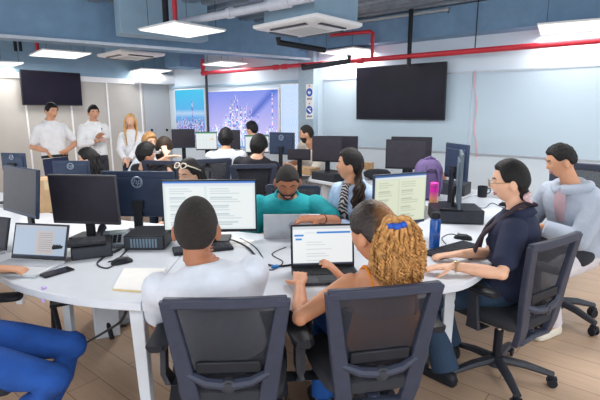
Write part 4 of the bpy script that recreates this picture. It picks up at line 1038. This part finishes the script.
        b.tube([H((-.024, fy(.024, -.063) + .001, -.063)), H((-.010, yl - .001, -.060)), H((0, yl, -.061)), H((.010, yl - .001, -.060)), H((.024, fy(.024, -.063) + .001, -.063))], [.002 * s, .0045 * s, .0045 * s, .0045 * s, .002 * s], 8)
        b.tube([H((-.022, fy(.022, -.065) + .001, -.065)), H((-.010, yl - .002, -.069)), H((0, yl - .001, -.070)), H((.010, yl - .002, -.069)), H((.022, fy(.022, -.065) + .001, -.065))], [.002 * s, .0045 * s, .005 * s, .0045 * s, .002 * s], 8)
        b.build('lips', g('lips', M_lips), root)
    # ---- hair
    th, front, back, side, hm = g('hair', (.012, .55, -.55, -.05, M_hair))
    b = B(); nzs = g('hair_noise', .15)
    def cap(d):
        x, y, z = d
        # height of the hairline around the head: forehead -> temple / ear -> nape
        if y > 0: line = side + (front - side) * sm(.25, .80, y / max(.2, math.hypot(x, y)))
        else: line = side + (back - side) * sm(.0, .75, -y)
        k = sm(line - .05, line + .16, z); p = head_pt(d)
        nn = 1 + nzs * noise.noise(V(d) * 6.0)
        return H(p * 1.0 + V(d) * ((th * nn + .001) * k - .010 * (1 - k)))
    shell(b, cap, 5); hobj = b.build('hair', hm, root, angle=180)
    if g('beard'):
        b = B(); bt = g('beard')
        def brd(d):
            x, y, z = d; w_ = sm(-.30, -.50, z) * sm(-.12, .15, y); w_ = w_ * (1 - math.exp(-(x / .26) ** 2 - ((z + .55) / .09) ** 2))
            w_ = max(w_, sm(.55, .75, y) * math.exp(-((z + .42) / .06) ** 4 - (x / .38) ** 4))
            return H(head_pt(d) + V(d) * (bt * w_ - .008 * (1 - w_)))
        shell(b, brd, 5); b.build('beard', M_short, root, angle=180)
    return dict(root=root, H=H, HM=HM, head=head, nb=nb, spine=spine, arms=arms, base=base, s=s, F=F, R=R, hair=hobj, legs=legs)

def strand(b, pts, r0, r1, n=8, wav=0.0, fl=1.0):
    Q = smooth_curve([tuple(p) for p in pts], 6); m_ = len(Q); Q = [V(q) for q in Q]
    ph = random.random() * 6
    for i, q in enumerate(Q): q += V((math.sin(i * 1.1 + ph), math.cos(i * 1.1 + ph), 0)) * wav
    b.tube(Q, [r0 + (r1 - r0) * i / (m_ - 1) for i in range(m_)], n, flat=fl)
def rod(P, pts, r, name, m, parent=None, closed=False, n=8):
    b = B(); b.tube(pts, r, n, closed=closed); return b.build(name, m, parent or P['root'], angle=180)

TZ = lambda px, py, dz=.03: at_z(px, py, T + dz)
# 1 -- man in white, back to the camera
hd = at_y(196.5, 229, 1.94)
P1 = person('man in a white shirt with cropped dark hair, sitting with his back to the camera', hd, 4, -8, (-.36, 1.875, .54), 3,
    dict(s=1.10, skin='brown', hs=1.08, nbo=(.03, .02, .052), vox=.006, top=('shirt', fabric('white_cotton', (216, 222, 234), .5), .72, None), loose=.012, pants=fabric('black_jeans', (24, 26, 36)), hair=(.006, .52, -.66, -.12, M_short), hair_noise=.1, face=True,
         handL=TZ(190, 272), handR=TZ(216, 272), poleL=(-.5, -.5, -.9), poleR=(.5, -.5, -.9), wide=1.08, footL=(-.62, 2.10, 0), footR=(-.12, 2.14, 0)))
rod(P1, [P1['nb'] + V((.068 * math.cos(q) * 1.1, .066 * math.sin(q) * 1.1, -.012 - .012 * math.sin(q))) for q in [i * 2 * PI / 24 for i in range(24)]], .0055, 'neckband', MATS['white_cotton'], closed=True)
# 2 -- woman with the ginger ponytail
M_gdark = bpy.data.materials.new('dark_to_ginger_hair'); M_gdark.use_nodes = True; nt = M_gdark.node_tree; bs = nt.nodes['Principled BSDF']; bs.inputs['Roughness'].default_value = .5
tc = nt.nodes.new('ShaderNodeTexCoord'); sx = nt.nodes.new('ShaderNodeSeparateXYZ'); rp = nt.nodes.new('ShaderNodeValToRGB'); nz = nt.nodes.new('ShaderNodeTexNoise'); nz.inputs['Scale'].default_value = 70
ma = nt.nodes.new('ShaderNodeMath'); ma.operation = 'MULTIPLY_ADD'; ma.inputs[1].default_value = .05; bp = nt.nodes.new('ShaderNodeBump'); bp.inputs['Strength'].default_value = .6; bp.inputs['Distance'].default_value = .01
nt.links.new(tc.outputs['Object'], sx.inputs[0]); nt.links.new(tc.outputs['Object'], nz.inputs['Vector']); nt.links.new(nz.outputs['Fac'], ma.inputs[0]); nt.links.new(sx.outputs['X'], ma.inputs[2]); nt.links.new(ma.outputs[0], rp.inputs['Fac']); nt.links.new(rp.outputs['Color'], bs.inputs['Base Color'])
nt.links.new(nz.outputs['Fac'], bp.inputs['Height']); nt.links.new(bp.outputs['Normal'], bs.inputs['Normal'])
hd = at_y(373, 233, 2.02); px0 = .40
P2 = person('woman with a big curly ginger ponytail, blue hair tie and orange strap top', hd, 42, -10, (px0, 1.91, .53), 14,
    dict(s=1.04, nbo=(-.02, .0, .065), hs=1.14, fem=True, skin='warm', vox=.0055, top=('strap_top', fabric('orange_top', (226, 140, 40)), None, .52), loose=.012, hem=-.05, pants=fabric('bright_blue_jeans', (20, 78, 150)), hair=(.014, .48, -.5, .02, M_gdark), brow=M_hairb,
         handL=TZ(300, 285, .035), handR=TZ(345, 281, .035), poleL=(-.9, -.35, -.35), footL=(.12, 2.15, 0), footR=(.48, 2.25, 0), curl=.45, sh_tilt=.03))
h = P2['H']; xh = (P2['head']).x
rp.color_ramp.elements[0].position = max(0, min(1, xh - .01)) if xh > -.2 else .3; rp.color_ramp.elements[1].position = min(1, max(0.02, xh + .10)); rp.color_ramp.elements[0].color = (.022, .012, .010, 1); rp.color_ramp.elements[1].color = (.42, .19, .06, 1)
if xh < .02:
    ma2 = nt.nodes.new('ShaderNodeMath'); ma2.operation = 'ADD'; ma2.inputs[1].default_value = .5 - xh; nt.links.new(ma.outputs[0], ma2.inputs[0]); nt.links.new(ma2.outputs[0], rp.inputs['Fac'])
    rp.color_ramp.elements[0].position = .50; rp.color_ramp.elements[1].position = .60
tie = at_y(396, 220, 1.85) - P2['base']; b = B()
pc0 = at_y(398, 256, 1.88) - P2['base']; rx, ry, rz_ = .118, .09, .155
b.ball(pc0, (rx * .90, ry * .86, rz_ * .92), sub=4)
for v in b.bm.verts: v.co += (v.co - pc0) * (.14 * noise.noise(v.co * 28))
for k_ in range(430):
    z = random.uniform(-1, 1); q = random.uniform(0, 2 * PI); rr = math.sqrt(max(0, 1 - z * z)) ** .8
    p = pc0 + V((rx * rr * math.cos(q), ry * rr * math.sin(q), rz_ * z * .97)); L_ = random.uniform(.04, .075); rad = random.uniform(.0035, .006); ph = random.uniform(0, 6); dn = V((math.cos(q) * .12, math.sin(q) * .12, -1))
    b.tube([p + dn * (L_ * i / 18 - L_ * .4) + V((rad * math.cos(ph + i * 1.05), rad * math.sin(ph + i * 1.05), 0)) for i in range(19)], [.0030 * math.sin(PI * (i + .8) / 20) + .0010 for i in range(19)], 5)
for k_ in range(26):
    q = random.uniform(0, 2 * PI); p = pc0 + V((rx * .8 * math.cos(q), ry * .8 * math.sin(q), rz_ * random.uniform(.3, .75)))
    strand(b, [tie, tie.lerp(p, .5) + V((0, 0, .035)), p], .012, .008, 6, .004)
b.build('ponytail', M_ging, P2['root'], angle=180)
b = B(); ax = (pc0 - tie).normalized(); xx = ax.orthogonal().normalized(); yy = ax.cross(xx)
b.tube([tie + ax * .014 + (xx * math.cos(q) + yy * math.sin(q)) * (.034 + .005 * math.sin(q * 7)) for q in [i * 2 * PI / 40 for i in range(40)]], .013, 8, closed=True); b.build('hair_tie', mat('royal_blue_cloth', (.02, .10, .55), .7), P2['root'], angle=180)
b = B(); sp = P2['spine']
R_, F_ = P2['R'], P2['F']
for sd in (-1, 1):
    a0 = sp(.50) + R_ * sd * .085 - F_ * .128; a1 = sp(.72) + R_ * sd * .09 - F_ * .133; a2 = P2['arms'][sd][0].lerp(P2['nb'], .45) + V((0, 0, .038)) - F_ * .01; a3 = sp(.66) + R_ * sd * .085 + F_ * .14
    b.tube([V(q) for q in smooth_curve([tuple(a0), tuple(a1), tuple(a2), tuple(a3)], 6)], .007, 6)
b.build('shoulder_strap', MATS['orange_top'], P2['root'])
# 3 -- woman in navy at the right
hd = at_y(509.5, 181.5, 2.50); f3 = math.degrees(rz3)
P3 = person('woman in a navy polo with glasses and a low bun tied by a pale scrunchie', hd, 72, -5, (1.20, 2.51, .575), 62,
    dict(s=1.0, hs=1.0, nbo=(0, 0, .012), fem=True, skin='light', vox=.0055, top=('polo_shirt', fabric('navy_polo', (30, 38, 66), .3), .80, None), loose=.018, sleeve=.008, collar=fabric('navy_polo', (30, 38, 66)), pants=fabric('dark_jeans', (38, 60, 84), .3), hair=(.013, .56, -.62, -.02, M_hair), hair_noise=.04,
         handL=TZ(452, 266, .045), handR=TZ(459, 254, .045), hdirL=(-1, .1, -.12), hdirR=(-1, .1, -.12), poleL=(.3, -.6, -.6), footL=(.86, 2.42, 0), footR=(.98, 2.72, 0), curl=.3, toeL=(-.6, .75, 0), toeR=(-.7, .7, 0), flare=1.1))
h, hm_ = P3['H'], P3['HM']
b = B(); b.ball(h((0, -.066, -.072)), (.046, .036, .044), hm_, sub=4); b.build('bun', M_hair, P3['root'], angle=180)
b = B(); c_ = h((-.026, -.074, -.100)); b.tube([c_ + hm_ @ V((.030 * math.cos(q), -.012 + .012 * math.sin(3 * q), .030 * math.sin(q))) for q in [i * 2 * PI / 36 for i in range(36)]], .014, 8, closed=True); b.build('scrunchie', mat('mauve_scrunchie', (.62, .44, .46), .8, var=.3, scale=60), P3['root'], angle=180)
b = B()
for sd in (-1, 1): b.tube([h((sd * .031 + .024 * math.cos(q), .108 - .003 * abs(math.cos(q)), -.004 + .021 * math.sin(q))) for q in [i * 2 * PI / 24 for i in range(24)]], .0016, 6, closed=True); b.tube([h((sd * .055, .105, .0)), h((sd * .074, .06, .003)), h((sd * .080, -.01, .004))], .0016, 6)
b.tube([h((-.007, .109, .0)), h((.007, .109, .0))], .0016, 6); b.build('glasses', mat('thin_gold_frame', (.35, .22, .12), .3, .7), P3['root'], angle=180)
b = B(); sp = P3['spine']; nb = P3['nb']; F_, R_ = P3['F'], P3['R']
for off in (0, .014):
    L_ = [nb + R_ * .075 - F_ * .02 + V((0, 0, .035)), nb - F_ * .085 + V((0, 0, .03)), nb - R_ * .075 - F_ * .02 + V((0, 0, .035)), sp(.86) - R_ * .085 + F_ * .085, sp(.66) - R_ * (.10 - off) + F_ * .165, sp(.40) - R_ * .10 + F_ * .20, sp(.22) - R_ * .10 + F_ * .24]
    b.tube([V(q) for q in smooth_curve([tuple(q) for q in L_], 6)], .022, 10, flat=.55)
L_ = [nb + R_ * .075 - F_ * .02 + V((0, 0, .035)), sp(.86) + R_ * .075 + F_ * .10, sp(.66) + R_ * .07 + F_ * .165, sp(.42) + R_ * .06 + F_ * .18]
b.tube([V(q) for q in smooth_curve([tuple(q) for q in L_], 6)], .022, 10, flat=.55)
b.build('scarf', mat('dark_plum_scarf', (.035, .022, .034), .8, bump=.3, bscale=60), P3['root'], angle=180)
a_, e_, w_ = P3['arms'][-1]; d_ = (w_ - e_).normalized(); x_ = d_.orthogonal().normalized(); y_ = d_.cross(x_)
b = B(); b.tube([w_ - d_ * .02 + (x_ * math.cos(q) + y_ * math.sin(q)) * .0265 for q in [i * 2 * PI / 24 for i in range(24)]], .005, 6, closed=True, flat=1.6); b.ball(w_ - d_ * .02 + V((0, 0, .027)), (.014, .014, .005), sub=2); b.build('watch', mat('gold_watch', (.65, .52, .32), .3, .8), P3['root'])
# 4 -- man in grey hoodie
hd = at_y(560.5, 161, 3.12)
P4 = person('man in a pale grey hoodie with short black hair, sitting against the white wall boards', hd, 78, -16, (2.03, 3.20, .55), math.degrees(rz4) - 14,
    dict(s=1.0, hs=.97, skin='tan', vox=.0065, top=('hoodie', fabric('grey_hoodie', (170, 180, 196), .6), 1.93, None), loose=.026, wide=.94, pants=fabric('pale_trousers', (205, 200, 205)), shoe=mat('cream_shoe', (.72, .68, .58), .6), hair=(.013, .50, -.38, .05, M_hair), hair_noise=.4, lid=.003,
         handL=(1.66, 3.02, .80), handR=(1.66, 3.28, .80), footL=(1.82, 3.0, 0), footR=(1.85, 3.35, 0), bow=-.05))
b = B(); nb, F_, R_ = P4['nb'], P4['F'], P4['R']
b.tube([V(q) for q in smooth_curve([tuple(q) for q in (nb + F_ * .10 + V((0, 0, -.06)), nb + R_ * .10 + V((0, 0, -.03)), nb + R_ * .07 - F_ * .10 + V((0, 0, -.02)), nb - F_ * .14 + V((0, 0, -.06)), nb - R_ * .07 - F_ * .10 + V((0, 0, -.02)), nb - R_ * .10 + V((0, 0, -.03)), nb + F_ * .10 + V((0, 0, -.05)))], 5)], .038, 12); b.build('hood', MATS['grey_hoodie'], P4['root'], angle=180)
b = B(); b.tube([nb + F_ * .06 + V((0, 0, -.01)), nb + F_ * .105 + V((0, 0, -.07)), P4['spine'](.7) + F_ * .152, P4['spine'](.5) + F_ * .158], [.02, .042, .045, .03], 10, flat=.5); b.build('undershirt', mat('dusty_pink_shirt', (.48, .33, .37), .8), P4['root'], angle=180)
# 5 -- man in teal
hd = at_y(287.5, 182, 3.22)
P5 = person('bearded man in a teal polo looking down at his silver laptop', hd, 184, -26, (-.10, 3.52, .52), 181,
    dict(s=1.10, nbo=(0, 0, .03), skin='brown', vox=.0065, top=('polo_shirt', fabric('teal_polo', (8, 150, 160), .35), .80, None), loose=.018, sleeve=.008, collar=fabric('teal_polo', (10, 138, 150)), pants=fabric('black_jeans', (24, 26, 36)), hair=(.005, .40, -.55, .0, M_short), beard=.007, brow=M_short, lid=.001,
         handL=at_y(321, 219, 2.83), handR=at_y(276, 233, 3.06), hdirL=(-1, -.05, .02), palmL=(0, .3, -1), curl=.5, wide=1.12, bow=.02, poleR=(-.7, .2, -.6), poleL=(.8, .1, -.5), sh_tilt=.02))
b = B(); b.box((0, 0, 0), (.16, .006, .10)); 
c = at_y(309, 216, 2.955) - P5['base']
b.bm.free()
a_, e_, w_ = P5['arms'][-1]; d_ = (w_ - e_).normalized(); x_ = d_.orthogonal().normalized(); y_ = d_.cross(x_)
b = B(); b.tube([w_ - d_ * .02 + (x_ * math.cos(q) + y_ * math.sin(q)) * .031 for q in [i * 2 * PI / 24 for i in range(24)]], .005, 6, closed=True); b.build('bracelet', mat('brown_bracelet', (.12, .05, .03), .6), P5['root'])
b = B(); c = P5['spine'](.70) + P5['F'] * .152 + V((.085, 0, 0)); b.ball(c, (.013, .006, .008), sub=2); b.build('chest_emblem', mat('pale_emblem', (.6, .6, .35), .6), P5['root'])
# 6 -- woman in denim
hd = at_y(349.5, 165, 3.28)
P6 = person('woman in a pale denim jacket with a dark wavy low ponytail, looking away', hd, 82, 4, (.48, 3.42, .54), 118,
    dict(s=1.03, hs=.93, nbo=(0, 0, .035), fem=True, skin='tan', vox=.0065, top=('denim_jacket', fabric('pale_denim', (168, 190, 222), .5, var=.12), 1.92, None), loose=.022, collar=fabric('pale_denim', (168, 190, 222)), pants=fabric('dark_jeans', (30, 46, 66)), hair=(.016, .50, -.6, -.02, M_hair), hair_noise=.08,
         handL=(.26, 3.10, .80), handR=(.20, 3.20, .79), hdirL=(-.8, .3, -.1), curl=.6, sh_yaw=130))
h = P6['H']; b = B()
for k_ in range(30):
    q = random.uniform(0, 2 * PI); o_ = V((.030 * math.cos(q), .030 * math.sin(q), 0)) * random.uniform(.3, 1)
    t0 = h((-.045, -.075, -.075)); strand(b, [h((-.03 + .03 * math.cos(q), -.085, .0 + .03 * math.sin(q))), t0 + o_ * .5, t0 + V((.0, -.065, -.07)) + o_ * 1.4, t0 + V((-.02, -.10, -.15)) + o_ * 1.6, t0 + V((-.03, -.105, -.21)) + o_ * .8], .013, .006, 6, .006)
b.build('ponytail', M_hairb, P6['root'], angle=180)
b = B(); sp, F_, nb = P6['spine'], P6['F'], P6['nb']; F2 = V((-math.sin(math.radians(130)), math.cos(math.radians(130)), 0))
b.loft([[c_ + (V((F2.y, -F2.x, 0)) * math.cos(q) * hw + F2 * math.sin(q) * .03) for q in [i * 2 * PI / 16 for i in range(16)]] for c_, hw in ((nb + F2 * .055, .03), (sp(.80) + F2 * .115, .045), (sp(.6) + F2 * .15, .05), (sp(.35) + F2 * .125, .055), (sp(.12) + F2 * .135, .05))])
mp = mat('patterned_blouse', (.05, .045, .05), .8); nt = mp.node_tree; w_ = nt.nodes.new('ShaderNodeTexWave'); w_.bands_direction = 'DIAGONAL'; w_.inputs['Scale'].default_value = 22; w_.inputs['Distortion'].default_value = 6
rp2 = nt.nodes.new('ShaderNodeValToRGB'); rp2.color_ramp.elements[0].color = (.02, .018, .022, 1); rp2.color_ramp.elements[1].color = (.62, .58, .58, 1); rp2.color_ramp.elements[0].position = .6; rp2.color_ramp.elements[1].position = .7
tcx = nt.nodes.new('ShaderNodeTexCoord'); nt.links.new(tcx.outputs['Object'], w_.inputs['Vector']); nt.links.new(w_.outputs['Fac'], rp2.inputs['Fac']); nt.links.new(rp2.outputs['Color'], nt.nodes['Principled BSDF'].inputs['Base Color'])
b.build('blouse', mp, P6['root'], angle=180)
# 7 -- sunglasses on the head
hd = at_y(190, 175, 3.66)
P7 = person('dark-haired woman with white sunglasses pushed up on her head, seen over the document monitor', hd, 146, -6, (-.90, 3.86, .50), 168,
    dict(s=1.06, fem=True, skin='light', vox=.0075, top=('shirt', fabric('black_top', (26, 27, 36)), .9, None), pants=fabric('black_jeans', (24, 26, 36)), hair=(.018, .52, -.7, .05, M_hair), hair_noise=.05, lips=mat('red_lips', (.45, .06, .08), .4)))
h, hm_ = P7['H'], P7['HM']; b = B()
for sd in (-1, 1): b.tube([h((sd * .034 + .028 * math.cos(q), .092 - .012 * abs(math.cos(q)) - .012 * math.sin(q), .092 + .018 * math.sin(q))) for q in [i * 2 * PI / 20 for i in range(20)]], .0055, 6, closed=True); b.tube([h((sd * .062, .078, .095)), h((sd * .09, .03, .07)), h((sd * .094, -.03, .035))], .005, 6)
b.tube([h((-.008, .093, .096)), h((.008, .093, .096))], .005, 6); b.build('sunglasses', mat('cream_plastic', (.72, .62, .50), .3), P7['root'], angle=180)
b = B()
for k_ in range(26):
    q = PI + random.uniform(-.3, PI + .3); c0_ = V((.085 * math.cos(q), .075 * math.sin(q) - .02, 0))
    strand(b, [h((c0_.x * .8, c0_.y * 1.1, .05)), h((c0_.x * 1.15, c0_.y * 1.2, -.07)), h((c0_.x * 1.25, c0_.y * 1.1, -.20)), h((c0_.x * 1.2, c0_.y, -.33))], .018, .009, 6, .004)
b.build('long_hair', M_hair, P7['root'], angle=180)
# 8 -- man in black, from behind
hd = at_y(259, 146, 5.25)
person('man in a black shirt with thick black hair, seen from behind in the back row', hd, -22, -8, (-.52, 5.45, .52), -12,
    dict(s=1.06, skin='light', vox=.010, top=('shirt', fabric('black_top', (26, 27, 36)), .8, None), loose=.018, sleeve=.008, wide=1.10, nbo=(0, 0, .05), pants=fabric('dark_jeans', (30, 46, 66)), hair=(.022, .42, -.85, -.22, M_hair), handL=(-.62, 5.9, .80), handR=(-.30, 5.85, .80)))
# 9 -- man in pale grey
hd = at_y(226, 138.5, 6.0)
person('man in a pale grey shirt with dark hair, seen from behind facing the skyline screen', hd, 2, -6, (-.98, 6.05, .55), 8,
    dict(s=1.08, skin='tan', vox=.011, top=('shirt', fabric('pale_grey_cotton', (205, 212, 222)), 1.0, None), loose=.018, sleeve=.006, wide=1.04, nbo=(0, 0, .045), pants=fabric('dark_jeans', (30, 46, 66)), hair=(.022, .45, -.85, -.22, M_hair), handL=(-1.2, 6.55, .80), handR=(-.9, 6.6, .80)))
# 10 -- bearded man by the column
hd = at_y(306.5, 134, 6.55)
person('bearded man in a cream shirt sitting by the column, face turned to the left', hd, 84, -4, (.18, 7.12, .60), 120,
    dict(s=1.08, skin='tan', vox=.011, top=('shirt', fabric('cream_cotton', (214, 206, 196)), 1.0, None), loose=.022, pants=fabric('dark_jeans', (30, 46, 66)), hair=(.005, .44, -.55, 0.0, M_short), beard=.012, handL=(-.08, 6.5, .79), handR=(-.22, 6.75, .79), nbo=(.03, .06, 0)))
# 11 -- far person by the video wall
hd = at_y(251.5, 129, 7.3)
person('dark-haired person just visible behind the black-shirted man, in front of the skyline screen', hd, 70, 0, (-.74, 7.45, .70), 100,
    dict(s=1.0, skin='light', vox=.012, top=('shirt', fabric('black_top', (26, 27, 36)), 1.0, None), pants=fabric('dark_jeans', (30, 46, 66)), hair=(.018, .45, -.6, -.1, M_hair)))
# 12, 13, 14 -- the three people standing at the partition
def standing(px, pyh, Y, label, hyaw, yaw, spec, s, hp=-5):
    hd = at_y(px, pyh, Y); hz = .90 * s
    spec.update(sit=False, s=s); pz = hd.z - (.118 + .62) * s
    return person(label, hd, hyaw, hp, (hd.x + spec.pop('dx', 0), Y + .02, pz), yaw, spec)
Yp = 6.4; hd = at_y(51.5, 111, Yp)
P12 = standing(51.5, 111, Yp, 'standing man in a white polo and navy trousers, hands on his hips', -118 + 360, 238, dict(skin='tan', vox=.0085, top=('polo_shirt', fabric('white_polo', (232, 233, 237), .5), .75, None), collar=fabric('white_polo', (232, 233, 237)), loose=.014, sleeve=.006, hem=.08, wide=1.0, pants=fabric('navy_trousers', (34, 44, 78)), belt=True, waist=.26, hair=(.009, .44, -.5, -.12, M_hair),
    handL=(hd.x + .15, Yp + .06, 1.05), handR=(hd.x - .03, Yp - .17, 1.05), poleL=(.25, 1, -.3), poleR=(-.9, .2, -.5), hdirL=(-.4, -.5, -.3), hdirR=(.5, -.6, -.35), palmL=(-1, .2, 0), palmR=(1, .2, 0), curl=.4, dx=-.02, nbo=(0, 0, .025)), .96, -8)
Yq = 6.9; hd = at_y(93.5, 112.5, Yq)
P13 = standing(93.5, 112.5, Yq, 'standing man in a white long-sleeved shirt, one hand raised across his chest', -140 + 360, 232, dict(skin='tan', vox=.0085, top=('shirt', fabric('white_shirt', (233, 234, 237), .5), 1.75, None), collar=fabric('white_shirt', (233, 234, 237)), loose=.020, hem=.08, pants=fabric('charcoal_trousers', (52, 54, 64)), belt=True, waist=.26, hair=(.011, .42, -.5, -.12, M_hair),
    handL=(hd.x + .16, Yq - .30, 1.22), handR=(hd.x + .12, Yq - .24, 1.16), poleL=(.9, .3, -.6), poleR=(-.6, -.4, -.8), hdirL=(.6, -.3, .35), palmL=(0, -.5, -.7), hdirR=(.9, -.2, .1), dx=-.02, nbo=(0, 0, .025)), .95, -6)
b = B(); sp, F_, R_ = P13['spine'], P13['F'], P13['R']; b.tube([V(q) for q in smooth_curve([tuple(q) for q in (P13['nb'] + R_ * -.07 + V((0, 0, .01)), sp(.8) - R_ * .06 + F_ * .125, sp(.6) + F_ * .15 - R_ * .03)], 6)], .010, 8, flat=.5); b.build('lanyard', M_char, P13['root'])
Yr = 7.1; hd = at_y(130.5, 121, Yr)
P14 = standing(130.5, 121, Yr, 'standing blonde woman in a white long-sleeved top, hands clasped in front', -168 + 360, 190, dict(fem=True, skin='light', vox=.0085, top=('top', fabric('white_knit', (230, 232, 237), .5), 1.93, None), loose=.020, hem=.05, pants=fabric('navy_jeans', (28, 40, 70)), waist=.15, hair=(.014, .56, -.6, .05, M_blond), brow=M_blond,
    handL=(hd.x + .035, Yr - .24, .86), handR=(hd.x - .035, Yr - .25, .87), hdirL=(-.4, -.1, -.7), hdirR=(.4, -.1, -.7), poleL=(1, .4, -.2), poleR=(-1, .4, -.2), curl=.7, nbo=(0, 0, .025)), .92, -4)
h = P14['H']; b = B()
for sd in (-1, 1):
    for k_ in range(12):
        q = random.uniform(-.035, .035); strand(b, [h((sd * .05, -.01 + q, .085)), h((sd * (.092), .0 + q, -.02)), h((sd * (.092 + q * .3), .03 + q, -.15)), h((sd * .075, .085 + q, -.29)), h((sd * .07, .085 + q, -.40))], .015, .006, 6, .004)
for k_ in range(14):
    q = random.uniform(-.07, .07); strand(b, [h((q, -.09, .05)), h((q * 1.2, -.105, -.10)), h((q * 1.2, -.10, -.28))], .016, .008, 6, .004)
b.build('long_hair', M_blond, P14['root'], angle=180)
# 15 -- woman between the monitors on the left
hd = at_y(88, 160, 4.85)
P15 = person('woman with loose dark hair facing left, between the rear-facing monitors', hd, 108, -4, (-2.18, 5.12, .52), 130,
    dict(s=1.0, fem=True, skin='light', vox=.009, top=('top', fabric('dark_green_top', (40, 60, 50)), 1.0, None), pants=fabric('black_jeans', (24, 26, 36)), hair=(.022, .48, -.7, .05, M_hair), handL=(-2.5, 4.78, .80), handR=(-2.45, 4.95, .80)))
h = P15['H']; b = B()
for k_ in range(22):
    q = PI + random.uniform(-.2, PI + .2); c0_ = V((.085 * math.cos(q), .075 * math.sin(q) - .02, 0)); strand(b, [h((c0_.x * .8, c0_.y * 1.1, .05)), h((c0_.x * 1.15, c0_.y * 1.25, -.08)), h((c0_.x * 1.2, c0_.y * 1.25, -.20)), h((c0_.x, c0_.y * 1.3, -.27))], .018, .01, 6, .006)
b.build('long_hair', M_hair, P15['root'], angle=180)
# 16 -- the group by the grey door
hd = at_y(164.5, 148, 5.7); hb = hd
P16 = person('dark-haired woman seen from behind, a pale clip in her hair, by the grey door', hd, -12, -4, (-1.70, 5.88, .52), -10,
    dict(s=1.05, fem=True, skin='light', vox=.010, top=('top', fabric('black_top', (26, 27, 36)), 1.0, None), pants=fabric('dark_jeans', (30, 46, 66)), hair=(.026, .45, -.75, -.2, M_hairb)))
h = P16['H']; b = B(); b.ball(h((0, -.12, -.09)), (.05, .045, .06), sub=3); b.build('bun', M_hairb, P16['root'], angle=180)
b = B(); b.box(h((.0, -.16, -.05)), (.06, .025, .035), .3); b.ball(h((.03, -.155, -.03)), .018, sub=2); b.build('hair_clip', mat('pale_clip', (.62, .66, .70), .35), P16['root'], bevel=.004)
hd = at_y(146.5, 154, 5.45)
P17 = person('dark-haired woman in black stretching her bare forearm across to her friend’s shoulder', hd, -62, -4, (-1.92, 5.62, .52), -40,
    dict(s=1.05, fem=True, skin='light', vox=.010, top=('top', fabric('black_top', (26, 27, 36)), .95, None), pants=fabric('dark_jeans', (30, 46, 66)), hair=(.028, .45, -.75, -.2, M_hair), handR=at_y(166, 155, 5.42), handL=at_y(168, 156.5, 5.36), poleL=(0, -.6, -.6), hdirL=(1, .15, .1), curl=.25))
hd = at_y(149.5, 142, 6.1)
P18 = person('blonde seated woman mostly hidden behind her dark-haired colleague by the grey door', hd, -130 + 360, -4, (-2.08, 6.32, .56), -150 + 360,
    dict(s=1.0, fem=True, skin='light', vox=.011, top=('top', fabric('pale_grey_cotton', (205, 212, 222)), 1.0, None), pants=fabric('dark_jeans', (30, 46, 66)), hair=(.024, .48, -.75, -.1, mat('honey_hair', (.42, .22, .08), .5, var=.3, scale=50)), brow=M_hairb))
# 19 -- cropped sitter at the left
kn = at_y(62, 333, 1.74)
P19 = person('sitter in blue jeans cut off by the photo edge, one hand on the silver laptop', (-1.66, 1.86, 1.30), -60, -20, (-1.52, 1.84, .54), -80,
    dict(s=1.06, skin='tan', vox=.0065, top=('shirt', fabric('navy_polo', (30, 38, 66)), 1.2, None), pants=fabric('denim_jeans', (16, 70, 148), .45, var=.15), hair=(.012, .5, -.5, -.1, M_hair), handL=at_z(-9, 269, .79), handR=(-1.62, 1.72, .70) , hdirL=(.9, .3, -.1), curl=.4, bow=.0,
         footR=(-1.33, 1.74, 0), footL=(-1.29, 1.93, 0), kneeR=(.9, .1, .9), kneeL=(.9, .2, .9)))
print('SCENE BUILT', len(bpy.data.objects))
